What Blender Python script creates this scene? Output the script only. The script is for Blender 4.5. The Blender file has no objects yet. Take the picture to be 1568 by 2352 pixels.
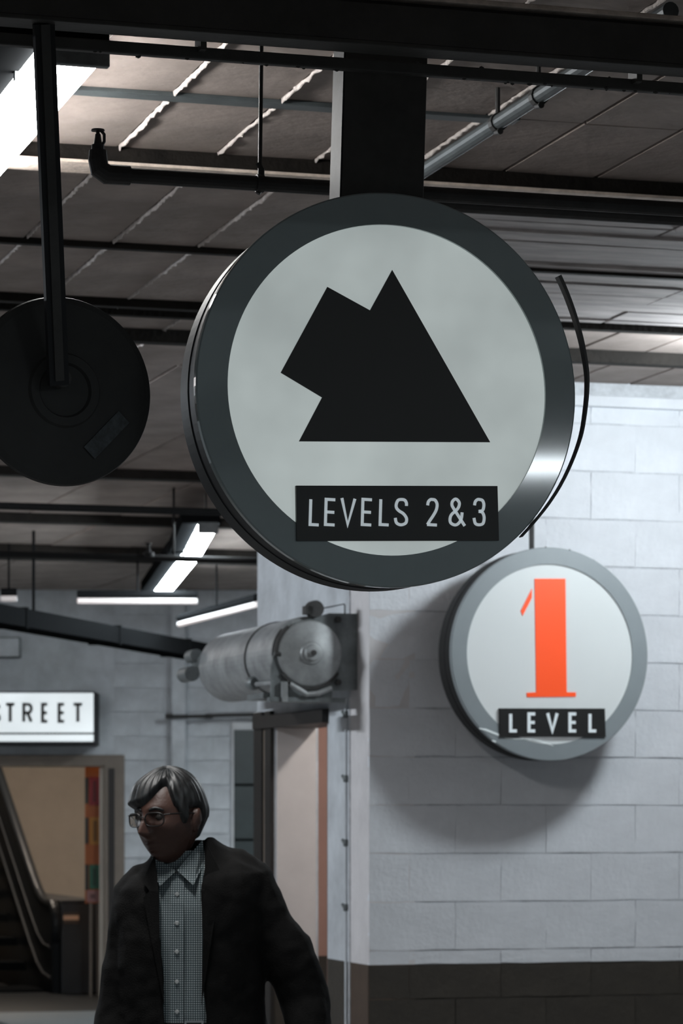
import bpy, bmesh, math, random
from mathutils import Vector, Matrix
random.seed(7)
R = math.radians

# ------------------------------------------------------------------ camera, world, exposure
SC = bpy.context.scene
F = 7000.0                      # focal length in pixels of the 1568 x 2352 frame
CX, HY, CAMZ = 784.0, 1870.0, 1.56
cam_data = bpy.data.cameras.new('camera')
cam = bpy.data.objects.new('camera', cam_data)
SC.collection.objects.link(cam)
cam.location = (0, 0, CAMZ)
cam.rotation_euler = (R(90), 0, 0)
cam_data.sensor_fit = 'HORIZONTAL'
cam_data.sensor_width = 24.0
cam_data.lens = 24.0 * F / 1568.0
cam_data.shift_y = (HY - 1176.0) / 1568.0      # architectural (shift) lens: verticals stay upright
cam_data.clip_start = 0.05
cam_data.clip_end = 200
cam_data.dof.use_dof = True
cam_data.dof.focus_distance = 6.05
cam_data.dof.aperture_fstop = 11.0
SC.camera = cam

world = bpy.data.worlds.new('dusk')
SC.world = world
world.use_nodes = True
world.node_tree.nodes['Background'].inputs[0].default_value = (0.80, 0.92, 1.0, 1)
world.node_tree.nodes['Background'].inputs[1].default_value = 0.20

SC.view_settings.view_transform = 'Standard'
SC.view_settings.look = 'None'
SC.view_settings.exposure = 0.0
SC.view_settings.gamma = 1.0
SC.view_settings.use_curve_mapping = False

# lamp strengths (every lamp is a fixture built further down)
L_WALL, L_NEAR, L_FAR, L_FRONT, L_ROOM, L_HALL, L_LEFT = 112.0, 72.0, 75.0, 70.0, 85.0, 110.0, 480.0
L_BACK = 130.0

# ------------------------------------------------------------------ frames of the place
A = math.atan(2087.0 / F)       # the building stands turned 16.6 degrees to the lens
CA, SA = math.cos(A), math.sin(A)

def st(s, t, z=0.0):            # building axes: s along the cross beams, t into the depth
    return Vector((s * CA - t * SA, s * SA + t * CA, z))

def at(px, py, Y):              # point of the photograph at depth Y
    return Vector(((px - CX) / F * Y, Y, CAMZ + (HY - py) / F * Y))

def to_st(v):
    return (v.x * CA + v.y * SA, -v.x * SA + v.y * CA)

# ------------------------------------------------------------------ materials
def mat(name, col, rough=0.6, metal=0.0, var=0.0, scale=6.0, bump=0.0, bscale=40.0, dark=None, spec=0.5,
        emit=None, es=0.0, stretch=(1, 1, 1), coat=0.0):
    m = bpy.data.materials.new(name)
    m.use_nodes = True
    nt = m.node_tree
    b = nt.nodes['Principled BSDF']
    b.inputs['Base Color'].default_value = (*col, 1)
    b.inputs['Roughness'].default_value = rough
    b.inputs['Metallic'].default_value = metal
    b.inputs['Specular IOR Level'].default_value = spec
    b.inputs['Coat Weight'].default_value = coat
    if var or bump:
        tc = nt.nodes.new('ShaderNodeTexCoord')
        mp = nt.nodes.new('ShaderNodeMapping')
        mp.inputs['Scale'].default_value = stretch
        nt.links.new(tc.outputs['Object'], mp.inputs[0])
    if var:
        n = nt.nodes.new('ShaderNodeTexNoise')
        n.inputs['Scale'].default_value = scale
        n.inputs['Detail'].default_value = 6
        n.inputs['Roughness'].default_value = 0.65
        nt.links.new(mp.outputs[0], n.inputs['Vector'])
        r = nt.nodes.new('ShaderNodeValToRGB')
        r.color_ramp.elements[0].position = 0.32
        r.color_ramp.elements[1].position = 0.66
        d = dark if dark else tuple(c * (1 - var) for c in col)
        r.color_ramp.elements[0].color = (*d, 1)
        r.color_ramp.elements[1].color = (*col, 1)
        nt.links.new(n.outputs[0], r.inputs[0])
        nt.links.new(r.outputs[0], b.inputs['Base Color'])
    if bump:
        n2 = nt.nodes.new('ShaderNodeTexNoise')
        n2.inputs['Scale'].default_value = bscale
        n2.inputs['Detail'].default_value = 5
        nt.links.new(mp.outputs[0], n2.inputs['Vector'])
        bp = nt.nodes.new('ShaderNodeBump')
        bp.inputs['Strength'].default_value = bump
        bp.inputs['Distance'].default_value = 0.01
        nt.links.new(n2.outputs[0], bp.inputs['Height'])
        nt.links.new(bp.outputs[0], b.inputs['Normal'])
    if emit:
        b.inputs['Emission Color'].default_value = (*emit, 1)
        b.inputs['Emission Strength'].default_value = es
    return m

def backlit(name, col, es, var, scale):
    """acrylic face of a lit sign box: the tubes behind shine through it unevenly"""
    m = mat(name, (0.55, 0.58, 0.58), 0.35)
    nt = m.node_tree
    b = nt.nodes['Principled BSDF']
    tc = nt.nodes.new('ShaderNodeTexCoord')
    n = nt.nodes.new('ShaderNodeTexNoise')
    n.inputs['Scale'].default_value = scale
    n.inputs['Detail'].default_value = 3
    nt.links.new(tc.outputs['Object'], n.inputs['Vector'])
    mr = nt.nodes.new('ShaderNodeMapRange')
    mr.inputs['From Min'].default_value = 0.3
    mr.inputs['From Max'].default_value = 0.7
    mr.inputs['To Min'].default_value = es * (1 - var)
    mr.inputs['To Max'].default_value = es
    nt.links.new(n.outputs[0], mr.inputs['Value'])
    b.inputs['Emission Color'].default_value = (*col, 1)
    nt.links.new(mr.outputs[0], b.inputs['Emission Strength'])
    return m

M = {}
M['ceiling'] = mat('ceiling concrete', (0.36, 0.30, 0.272), 0.9, var=0.42, scale=2.6, bump=0.25, bscale=30)
M['boards'] = mat('board marked concrete', (0.50, 0.46, 0.45), 0.88, var=0.50, scale=5, bump=0.35, bscale=25, stretch=(0.5, 3, 1))
M['ridge'] = mat('mortar seam', (0.66, 0.60, 0.57), 0.9, var=0.35, scale=30, bump=0.6, bscale=80)
M['black_steel'] = mat('black painted steel', (0.075, 0.073, 0.069), 0.55, var=0.3, scale=9, bump=0.1, bscale=60, spec=0.3)
M['black_sign'] = mat('black sign enamel', (0.068, 0.068, 0.066), 0.45, spec=0.25)
M['rust_beam'] = mat('sooty steel beam', (0.015, 0.0125, 0.0105), 0.8, var=0.5, scale=12, bump=0.4, bscale=50, spec=0.2)
M['flange'] = mat('flange pale as if lit', (0.85, 0.72, 0.62), 0.9, var=0.45, scale=18, bump=0.3, bscale=60)  # near-white colour stands in for light on the beam flange
M['pipe_black'] = mat('sooty pipe', (0.035, 0.034, 0.033), 0.6, var=0.4, scale=14, bump=0.2, bscale=50)
M['pipe_grey'] = mat('grey conduit', (0.095, 0.112, 0.118), 0.5, 0.1, var=0.45, scale=8)
M['galv'] = mat('galvanised steel', (0.36, 0.375, 0.38), 0.5, 0.35, var=0.45, scale=9, bump=0.08, bscale=30)
M['galv_dark'] = mat('dull galvanised steel', (0.20, 0.22, 0.225), 0.5, 0.4, var=0.5, scale=11, bump=0.1, bscale=40)
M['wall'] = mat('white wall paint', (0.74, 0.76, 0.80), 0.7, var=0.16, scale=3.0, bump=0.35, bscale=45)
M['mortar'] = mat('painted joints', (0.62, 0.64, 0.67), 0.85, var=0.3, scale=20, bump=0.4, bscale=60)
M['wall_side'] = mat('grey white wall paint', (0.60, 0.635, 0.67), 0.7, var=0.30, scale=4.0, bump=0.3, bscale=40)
M['wall_pink'] = mat('end strip paint', (0.70, 0.68, 0.69), 0.7, var=0.18, scale=5.0)
M['brown'] = mat('brown wainscot paint', (0.040, 0.033, 0.025), 0.6, var=0.3, scale=8, bump=0.3, bscale=45)
M['brown_joint'] = mat('brown joints', (0.026, 0.022, 0.017), 0.8)
M['brown_edge'] = mat('brown corner paint', (0.075, 0.048, 0.032), 0.6, var=0.3, scale=8)
M['floor'] = mat('garage floor', (0.31, 0.305, 0.30), 0.5, var=0.4, scale=2.0, bump=0.1, bscale=30)
M['ring'] = mat('grey sign paint', (0.33, 0.385, 0.385), 0.055, var=0.10, scale=5, spec=0.5)
M['ring_small'] = mat('grey sign paint, small sign', (0.24, 0.27, 0.285), 0.45, var=0.08, scale=6)
M['drum'] = mat('dark sign drum', (0.034, 0.035, 0.037), 0.55, var=0.2, scale=5, spec=0.15)
M['face_big'] = backlit('dim backlit acrylic', (0.83, 0.93, 0.91), 0.43, 0.30, 4.2)
M['face_small'] = backlit('bright backlit acrylic', (0.90, 0.95, 1.0), 0.13, 0.10, 5.0)
M['face_street'] = backlit('street backlit acrylic', (0.88, 0.96, 1.0), 0.74, 0.12, 4.0)
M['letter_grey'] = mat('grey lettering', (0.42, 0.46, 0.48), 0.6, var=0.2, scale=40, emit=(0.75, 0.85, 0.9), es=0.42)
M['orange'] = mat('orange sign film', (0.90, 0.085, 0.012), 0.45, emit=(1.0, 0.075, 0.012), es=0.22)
M['scratch'] = mat('scratched film', (0.9, 0.95, 0.96), 0.5)
M['black_small'] = mat('black enamel, small sign', (0.020, 0.020, 0.020), 0.6, spec=0.15)
M['duct'] = mat('sooty duct', (0.007, 0.0075, 0.008), 0.9, spec=0.0)
M['pipe_far'] = mat('sooty far pipe', (0.012, 0.012, 0.012), 0.8, spec=0.15)
M['copper'] = mat('salmon painted wood', (0.14, 0.078, 0.062), 0.7, var=0.2, scale=8)
M['dark_frame'] = mat('dark brown steel jamb', (0.014, 0.011, 0.0095), 0.55, var=0.4, scale=10)
M['taupe'] = mat('taupe door frame paint', (0.20, 0.165, 0.135), 0.6, var=0.2, scale=8)
M['tan'] = mat('tan plaster', (0.52, 0.465, 0.40), 0.75, var=0.15, scale=3)
M['room'] = mat('cream plaster', (0.66, 0.62, 0.60), 0.8, var=0.12, scale=3)
M['salmon'] = mat('salmon plaster', (0.40, 0.235, 0.19), 0.8, var=0.12, scale=3)
M['glass_dark'] = mat('dark wired pane', (0.035, 0.05, 0.052), 0.3, var=0.3, scale=6)
M['white_frame'] = mat('white frame paint', (0.62, 0.64, 0.66), 0.6, var=0.15, scale=8)
M['rubber'] = mat('black rubber', (0.010, 0.012, 0.014), 0.38, spec=0.22)
M['esc_panel'] = mat('black escalator panel', (0.010, 0.012, 0.014), 0.5, spec=0.08)
M['esc_steel'] = mat('dark escalator cladding', (0.035, 0.037, 0.04), 0.4, 0.3, var=0.2, scale=6)
M['esc_plate'] = mat('ribbed floor plate', (0.17, 0.20, 0.215), 0.35, 0.2, var=0.2, scale=9)
M['p_orange'] = mat('orange board', (0.42, 0.105, 0.015), 0.5)
M['p_red'] = mat('red placard', (0.30, 0.012, 0.022), 0.5)
M['p_yellow'] = mat('yellow placard', (0.48, 0.20, 0.02), 0.5)
M['p_green'] = mat('green placard', (0.02, 0.13, 0.075), 0.5)
M['p_pink'] = mat('pink placard', (0.36, 0.17, 0.16), 0.5)
M['p_dark'] = mat('dark placard strip', (0.02, 0.025, 0.022), 0.5)
M['cloth'] = mat('black wool', (0.010, 0.010, 0.010), 0.9, var=0.25, scale=60, bump=0.25, bscale=300, spec=0.15)
M['cloth_trouser'] = mat('charcoal trousers', (0.014, 0.014, 0.016), 0.9, spec=0.15)
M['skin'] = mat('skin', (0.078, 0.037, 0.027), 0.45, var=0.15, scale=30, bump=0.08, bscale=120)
M['leather'] = mat('black leather', (0.012, 0.011, 0.011), 0.4)
M['metal'] = mat('bright metal', (0.6, 0.6, 0.6), 0.25, 1.0)
M['button'] = mat('shirt button', (0.55, 0.58, 0.58), 0.3)
M['mirror'] = mat('mirror dome', (0.8, 0.8, 0.8), 0.05, 1.0)
M['pan'] = mat('black mirror back', (0.062, 0.062, 0.060), 0.6, var=0.2, scale=8, spec=0.2)
M['sticker'] = mat('worn sticker', (0.065, 0.08, 0.088), 0.5, var=0.85, scale=55)
M['glass'] = mat('spectacle lens', (1, 1, 1), 0.02)
M['glass'].node_tree.nodes['Principled BSDF'].inputs['Transmission Weight'].default_value = 1.0
M['glass'].node_tree.nodes['Principled BSDF'].inputs['IOR'].default_value = 1.05

def hair_material():
    m = mat('grey streaked hair', (0.03, 0.032, 0.034), 0.5)
    nt = m.node_tree
    b = nt.nodes['Principled BSDF']
    tc = nt.nodes.new('ShaderNodeTexCoord')
    mp = nt.nodes.new('ShaderNodeMapping')
    mp.inputs['Scale'].default_value = (85, 85, 9)
    mp.inputs['Rotation'].default_value = (0.15, 0.35, 0)
    n = nt.nodes.new('ShaderNodeTexNoise')
    n.inputs['Scale'].default_value = 1.0
    n.inputs['Detail'].default_value = 6
    r = nt.nodes.new('ShaderNodeValToRGB')
    r.color_ramp.elements[0].position = 0.42
    r.color_ramp.elements[0].color = (0.008, 0.0085, 0.009, 1)
    r.color_ramp.elements[1].position = 0.72
    r.color_ramp.elements[1].color = (0.042, 0.047, 0.050, 1)
    nt.links.new(tc.outputs['Object'], mp.inputs[0])
    nt.links.new(mp.outputs[0], n.inputs['Vector'])
    nt.links.new(n.outputs[0], r.inputs[0])
    nt.links.new(r.outputs[0], b.inputs['Base Color'])
    return m
M['hair'] = hair_material()

def gingham():
    m = mat('gingham shirt', (0.5, 0.56, 0.58), 0.85)
    nt = m.node_tree
    b = nt.nodes['Principled BSDF']
    tc = nt.nodes.new('ShaderNodeTexCoord')
    sep = nt.nodes.new('ShaderNodeSeparateXYZ')
    nt.links.new(tc.outputs['Object'], sep.inputs[0])
    outs = []
    for ax in ('X', 'Z'):
        mu = nt.nodes.new('ShaderNodeMath'); mu.operation = 'MULTIPLY'
        mu.inputs[1].default_value = 1 / 0.0060
        fr = nt.nodes.new('ShaderNodeMath'); fr.operation = 'FRACT'
        gt = nt.nodes.new('ShaderNodeMath'); gt.operation = 'LESS_THAN'
        gt.inputs[1].default_value = 0.42
        nt.links.new(sep.outputs[ax], mu.inputs[0])
        nt.links.new(mu.outputs[0], fr.inputs[0])
        nt.links.new(fr.outputs[0], gt.inputs[0])
        outs.append(gt)
    mx = nt.nodes.new('ShaderNodeMath'); mx.operation = 'MAXIMUM'
    nt.links.new(outs[0].outputs[0], mx.inputs[0])
    nt.links.new(outs[1].outputs[0], mx.inputs[1])
    ad = nt.nodes.new('ShaderNodeMix'); ad.data_type = 'RGBA'
    ad.inputs['A'].default_value = (0.56, 0.63, 0.65, 1)
    ad.inputs['B'].default_value = (0.045, 0.075, 0.085, 1)
    nt.links.new(mx.outputs[0], ad.inputs['Factor'])
    nt.links.new(ad.outputs['Result'], b.inputs['Base Color'])
    return m
M['shirt'] = gingham()

def lamp_mat(name, col, strength):
    m = bpy.data.materials.new(name)
    m.use_nodes = True
    b = m.node_tree.nodes['Principled BSDF']
    b.inputs['Base Color'].default_value = (0.35, 0.35, 0.35, 1)
    b.inputs['Emission Color'].default_value = (*col, 1)
    b.inputs['Emission Strength'].default_value = strength
    return m

# ------------------------------------------------------------------ builders
COL = SC.collection

def thing(name, label, cat, loc=(0, 0, 0), rz=0.0, group=None):
    o = bpy.data.objects.new(name, None)
    o.empty_display_size = 0.1
    o.location = loc
    o.rotation_euler = (0, 0, rz)
    COL.objects.link(o)
    o['label'] = label
    o['category'] = cat
    if group:
        o['group'] = group
    return o

def part(name, bm, m, parent=None, smooth=False, label=None, loc=None, rot=None):
    me = bpy.data.meshes.new(name)
    if smooth:
        for f in bm.faces:
            f.smooth = True
    bm.to_mesh(me)
    bm.free()
    me.materials.append(m)
    o = bpy.data.objects.new(name, me)
    COL.objects.link(o)
    if parent:
        o.parent = parent
    if loc is not None:
        o.location = loc
    if rot is not None:
        o.rotation_euler = rot
    if label:
        o['label'] = label
    return o

def inst(name, me, parent, loc, rot=(0, 0, 0), scale=(1, 1, 1)):
    o = bpy.data.objects.new(name, me)
    COL.objects.link(o)
    o.parent = parent
    o.location = loc
    o.rotation_euler = rot
    o.scale = scale
    return o

def structure(name, bm, m, label=None, **k):
    o = part(name, bm, m, label=label, **k)
    o['kind'] = 'structure'
    return o

def B():
    return bmesh.new()

def box(bm, x0, x1, y0, y1, z0, z1, bev=0.0, mx=None):
    vs = [bm.verts.new((x, y, z)) for z in (z0, z1) for y in (y0, y1) for x in (x0, x1)]
    idx = ((0, 2, 3, 1), (4, 5, 7, 6), (0, 1, 5, 4), (2, 6, 7, 3), (0, 4, 6, 2), (1, 3, 7, 5))
    fs = [bm.faces.new([vs[i] for i in q]) for q in idx]
    if bev:
        es = list({e for f in fs for e in f.edges})
        r = bmesh.ops.bevel(bm, geom=es, offset=bev, segments=2, affect='EDGES', profile=0.5)
        vs = list({v for f in r['faces'] for v in f.verts} | {v for v in vs if v.is_valid})
    if mx is not None:
        for v in vs:
            v.co = mx @ v.co
    return vs

def tube(bm, pts, rad, n=10, caps=True, flat=1.0):
    pts = [Vector(p) for p in pts]
    rs = rad if isinstance(rad, (list, tuple)) else [rad] * len(pts)
    rings = []
    prev = None
    for i, p in enumerate(pts):
        if i == 0:
            t = pts[1] - p
        elif i == len(pts) - 1:
            t = p - pts[i - 1]
        else:
            t = (pts[i + 1] - p).normalized() + (p - pts[i - 1]).normalized()
        t.normalize()
        if prev is None:
            up = Vector((0, 0, 1)) if abs(t.z) < 0.9 else Vector((1, 0, 0))
            a = t.cross(up).normalized()
        else:
            a = (prev - t * prev.dot(t)).normalized()
        prev = a
        b = t.cross(a)
        rings.append([bm.verts.new(p + a * rs[i] * math.cos(2 * math.pi * k / n) + b * flat * rs[i] * math.sin(2 * math.pi * k / n))
                      for k in range(n)])
    for i in range(len(rings) - 1):
        for k in range(n):
            bm.faces.new((rings[i][k], rings[i][(k + 1) % n], rings[i + 1][(k + 1) % n], rings[i + 1][k]))
    if caps:
        bm.faces.new(list(reversed(rings[0])))
        bm.faces.new(rings[-1])

def lathe(bm, prof, n=72, axis='y', cx=0.0, cz=0.0):
    """profile of (radius, distance along the axis) turned about local y (or z)"""
    rings = []
    for r, h in prof:
        ring = []
        if r < 1e-6:
            ring = [bm.verts.new((cx, h, cz) if axis == 'y' else (cx, cz, h))]
        else:
            for k in range(n):
                a = 2 * math.pi * k / n
                c, s = r * math.cos(a), r * math.sin(a)
                ring.append(bm.verts.new((cx + c, h, cz + s) if axis == 'y' else (cx + c, cz + s, h)))
        rings.append(ring)
    for a, b in zip(rings, rings[1:]):
        if len(a) == 1 and len(b) == 1:
            continue
        for k in range(n):
            k2 = (k + 1) % n
            if len(a) == 1:
                bm.faces.new((a[0], b[k2], b[k]))
            elif len(b) == 1:
                bm.faces.new((a[k], a[k2], b[0]))
            else:
                bm.faces.new((a[k], a[k2], b[k2], b[k]))
    bmesh.ops.recalc_face_normals(bm, faces=bm.faces)

def ribbon(bm, pts, hw, y0, y1, closed=False):
    """flat stroke along 2-D points (x, z), given thickness in y"""
    P = [Vector((p[0], p[1])) for p in pts]
    n = len(P)
    hws = hw if isinstance(hw, (list, tuple)) else [hw] * n
    L, Rr = [], []
    for i in range(n):
        d1 = (P[i] - P[i - 1]).normalized() if i > 0 else (P[1] - P[0]).normalized()
        d2 = (P[i + 1] - P[i]).normalized() if i < n - 1 else d1
        t = d1 + d2
        if t.length < 1e-6:
            t = d1.copy()
        t.normalize()
        nn = Vector((-t.y, t.x))
        c = max(0.45, nn.dot(Vector((-d1.y, d1.x))))
        o = nn * (hws[i] / c)
        L.append(P[i] + o)
        Rr.append(P[i] - o)
    def v(p, y):
        return bm.verts.new((p.x, y, p.y))
    lf, rf = [v(p, y0) for p in L], [v(p, y0) for p in Rr]
    lb, rb = [v(p, y1) for p in L], [v(p, y1) for p in Rr]
    for i in range(n - 1):
        bm.faces.new((lf[i], lf[i + 1], rf[i + 1], rf[i]))
        bm.faces.new((lb[i], rb[i], rb[i + 1], lb[i + 1]))
        bm.faces.new((lf[i], lb[i], lb[i + 1], lf[i + 1]))
        bm.faces.new((rf[i], rf[i + 1], rb[i + 1], rb[i]))
    bm.faces.new((lf[0], rf[0], rb[0], lb[0]))
    bm.faces.new((lf[-1], lb[-1], rb[-1], rf[-1]))
    bmesh.ops.recalc_face_normals(bm, faces=bm.faces)

def prism(bm, poly, y0, y1):
    a = [bm.verts.new((p[0], y0, p[1])) for p in poly]
    b = [bm.verts.new((p[0], y1, p[1])) for p in poly]
    bm.faces.new(a)
    bm.faces.new(list(reversed(b)))
    n = len(poly)
    for i in range(n):
        bm.faces.new((a[i], b[i], b[(i + 1) % n], a[(i + 1) % n]))
    bmesh.ops.recalc_face_normals(bm, faces=bm.faces)

def spline(ctrl, per=7):
    P = [Vector((p[0], p[1])) for p in ctrl]
    out = []
    for i in range(len(P) - 1):
        p0, p1, p2 = P[max(i - 1, 0)], P[i], P[i + 1]
        p3 = P[min(i + 2, len(P) - 1)]
        for k in range(per):
            u = k / per
            out.append(0.5 * ((2 * p1) + (p2 - p0) * u + (2 * p0 - 5 * p1 + 4 * p2 - p3) * u * u + (3 * p1 - p0 - 3 * p2 + p3) * u ** 3))
    out.append(P[-1])
    return out

GLYPH = {   # strokes in a unit box, 's' smooth
    'L': [[(0, 1), (0, 0), (1, 0)]],
    'E': [[(1, 1), (0, 1), (0, 0), (1, 0)], [(0, .5), (.93, .5)]],
    'V': [[(0, 1.04), (.5, 0), (1, 1.04)]],
    'T': [[(0, 1), (1, 1)], [(.5, 1), (.5, -.03)]],
    'R': [[(0, -.03), (0, 1), (.5, 1)], 's', [(.5, 1), (.85, .95), (1, .76), (.85, .56), (.5, .5)], [(.0, .5), (.5, .5)], [(.5, .5), (1, -.03)]],
    'S': ['s', [(.95, .76), (.93, .88), (.78, .98), (.5, 1.0), (.2, .96), (.05, .8), (.08, .66), (.3, .55), (.68, .45), (.93, .32), (1.0, .2), (.9, .07), (.5, 0), (.12, .07), (.0, .26)]],
    '2': ['s', [(.02, .76), (.08, .9), (.28, .99), (.5, 1), (.75, .98), (.94, .86), (.96, .72), (.86, .56), (.6, .36), (.3, .17), (.06, 0)], [(.02, 0), (1, 0)]],
    '3': ['s', [(.02, .76), (.08, .9), (.28, .99), (.5, 1), (.78, .97), (.93, .84), (.92, .68), (.8, .57), (.45, .53)],
          's', [(.45, .53), (.8, .5), (.98, .36), (1, .2), (.88, .05), (.5, 0), (.15, .05), (.0, .26)]],
    '&': [[(1.0, -.02), (.25, .62)], 's', [(.25, .62), (.12, .76), (.14, .9), (.3, 1), (.46, .98), (.6, .86), (.56, .7), (.4, .56), (.12, .4), (.02, .24), (.06, .08), (.28, 0), (.5, .02), (.7, .16), (.78, .32), (.8, .5)]],
}

def letter(ch, x0, x1, z0, z1, hw, y0, y1, m, parent):
    """one letter, its outer edges on the given box"""
    bm = B()
    smooth = False
    for stroke in GLYPH[ch]:
        if stroke == 's':
            smooth = True
            continue
        pts = spline(stroke) if smooth else [Vector(p) for p in stroke]
        smooth = False
        ribbon(bm, [(x0 + hw + p[0] * (x1 - x0 - 2 * hw), z0 + hw + p[1] * (z1 - z0 - 2 * hw)) for p in pts], hw, y0, y1)
    return part('letter', bm, m, parent)

def plane_hit(px, py, org, yaw, roll=0.0, off=0.0):
    """where the line of sight of a photo pixel meets the plane of a sign, in the sign's own x, z"""
    mx = (Matrix.Rotation(yaw, 3, 'Z') @ Matrix.Rotation(roll, 3, 'Y'))
    n = mx @ Vector((0, 1, 0))
    o = org + n * off
    c = Vector((0, 0, CAMZ))
    d = Vector(((px - CX) / F, 1, (HY - py) / F))
    k = (o - c).dot(n) / d.dot(n)
    loc = mx.transposed() @ (c + d * k - org)
    return (loc.x, loc.z)

# ------------------------------------------------------------------ the shell
CZ = 3.40                                             # underside of the ceiling panels
bm = B(); box(bm, -12, 14, -11, 33, -0.2, 0.0)
structure('floor', bm, M['floor'], rot=(0, 0, A))

ceil_bm = B(); box(ceil_bm, -8, 11, 4.05, 32, CZ + 0.028, CZ + 0.25)
ceiling = structure('ceiling', ceil_bm, M['ceiling'], rot=(0, 0, A))

def plate(w, d, h, seed, amp=0.003, bev=0.006):
    """one panel: origin at its centre, hanging from z = h to z = 0, with uneven rim"""
    rnd = random.Random(seed)
    b = B()
    vs = box(b, -w / 2, w / 2, -d / 2, d / 2, 0, h)
    for v in b.verts:
        if v.co.z < h * 0.5:
            v.co.x *= 1 - bev / w * rnd.uniform(0.6, 1.6)
            v.co.y *= 1 - bev / d * rnd.uniform(0.6, 1.6)
            v.co.z += rnd.uniform(0, amp)
    me = bpy.data.meshes.new('plate')
    b.to_mesh(me); b.free()
    return me

RIDGE0, RSP = 1.814, 0.281
TL = [4.36, 6.05, 7.6, 8.28, 9.63, 10.66, 11.31, 12.16]
panel_mesh = {}
def panel(s0, s1, t0, t1, m, name='ceiling_panel', drop=0.0, gap=0.006):
    key = (round(s1 - s0, 3), round(t1 - t0, 3), m.name, random.randrange(3))
    if key not in panel_mesh:
        me = plate(s1 - s0 - gap, t1 - t0 - gap, 0.03, hash(key) % 999)
        me.materials.append(m)
        panel_mesh[key] = me
    return inst(name, panel_mesh[key], ceiling, ((s0 + s1) / 2, (t0 + t1) / 2, CZ - drop),
                (random.uniform(-.002, .002), random.uniform(-.003, .003), 0))

SPLIT = RIDGE0 + 4 * RSP
for k in range(-6, 13):
    s0 = RIDGE0 + k * RSP
    for t0, t1 in zip(TL, TL[1:]):
        if s0 >= SPLIT - 0.01 and 8.2 < t0 < 10.6:
            continue
        panel(s0, s0 + RSP, t0, t1, M['ceiling'], drop=random.uniform(0, 0.003))
for i in range(9):                                    # far bays on the left
    s0 = 1.8 + i * 0.562
    for t0, t1 in zip([12.16, 14.0, 16.1, 18.4, 20.8, 23.4], [14.0, 16.1, 18.4, 20.8, 23.4, 26.0]):
        panel(s0, s0 + 0.562, t0, t1, M['ceiling'], drop=random.uniform(0, 0.005))
# board-marked strip on the right, boards running along the cross beams
rb = random.Random(3)
tt = 8.28
while tt < 10.62:
    w = rb.uniform(0.13, 0.19)
    if tt + w > 10.60:
        w = 10.66 - tt
    s = SPLIT
    while s < 5.6:
        ln = rb.choice((0.8, 1.25, 1.6))
        e = min(s + ln, 5.6)
        o = panel(s, e, tt, tt + w, M['boards'], 'ceiling_board', drop=rb.uniform(0, 0.011), gap=0.009)
        s = e
    tt += w

def rough_strip(s, t0, t1, w, h, seed, step=0.022):
    """mortar squeezed out of a seam: a ragged low ridge along t"""
    rnd = random.Random(seed)
    b = B()
    n = max(2, int((t1 - t0) / step))
    prev = None
    for i in range(n + 1):
        t = t0 + (t1 - t0) * i / n
        ww = w * rnd.uniform(0.55, 1.25)
        hh = h * rnd.uniform(0.45, 1.3)
        c = rnd.uniform(-.003, .003)
        ring = [b.verts.new((s + c - ww, t, CZ + .004)), b.verts.new((s + c - ww * .5, t, CZ - hh * .8)),
                b.verts.new((s + c + ww * .5, t, CZ - hh)), b.verts.new((s + c + ww, t, CZ + .004))]
        if prev:
            for k in range(3):
                b.faces.new((prev[k], prev[k + 1], ring[k + 1], ring[k]))
        prev = ring
    bmesh.ops.recalc_face_normals(b, faces=b.faces)
    return b

for k in range(-4, 12):
    s = RIDGE0 + k * RSP
    for j, (t0, t1) in enumerate(zip(TL, TL[1:])):
        if s >= SPLIT - 0.01 and 8.2 < t0 < 10.6:
            continue
        if k >= 4:
            continue
        part('seam_ridge', rough_strip(s, t0 + 0.03, t1 - 0.035, 0.0034, 0.009, k * 31 + j), M['ridge'], ceiling)

def cross_beam(t, w, h, m, s0=0.2, s1=7.5, z=None, label=None, flange=0.0):
    b = B()
    z0 = (CZ if z is None else z) - h
    box(b, s0, s1, t - w / 2, t + w / 2, z0, z0 + h + 0.003, 0.003)
    o = part('beam', b, m, ceiling, label=label)
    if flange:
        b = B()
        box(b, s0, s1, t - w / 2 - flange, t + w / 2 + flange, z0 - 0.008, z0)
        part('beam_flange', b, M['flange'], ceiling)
    return o
cross_beam(7.6, 0.06, 0.010, M['pipe_grey'], s1=2.75)
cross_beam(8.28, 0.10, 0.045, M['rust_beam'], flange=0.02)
cross_beam(8.44, 0.03, 0.02, M['rust_beam'])
cross_beam(9.63, 0.035, 0.018, M['rust_beam'])
cross_beam(10.66, 0.05, 0.03, M['rust_beam'])
cross_beam(10.84, 0.04, 0.03, M['rust_beam'], s1=3.6)
cross_beam(11.31, 0.07, 0.05, M['rust_beam'], s0=0.2)
cross_beam(15.95, 0.10, 0.05, M['rust_beam'])
cross_beam(18.4, 0.12, 0.06, M['rust_beam'])
cross_beam(20.6, 0.14, 0.10, M['rust_beam'])
# unseen joist added to keep frontal light off the upper sign
bm = B(); box(bm, -8, 11, 4.0, 4.34, 2.83, CZ + 0.25, 0.01)
structure('trim_2', bm, M['ceiling'], rot=(0, 0, A))

# ------------------------------------------------------------------ right wall of painted blocks
T_WALL = to_st(at(848, 1870, 12.71))[1]
S_COR = to_st(at(848, 1870, 12.71))[0]
BL, BH = 0.4064, 0.2032
S_END = S_COR + 2.9
WAIN = 0.93
TOPW = 3.33
wall_bm = B(); box(wall_bm, S_COR + 0.004, S_END, T_WALL + 0.0055, T_WALL + 0.25, 0, CZ + 0.03)
wall_right = structure('wall_right', wall_bm, M['mortar'], rot=(0, 0, A))

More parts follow.
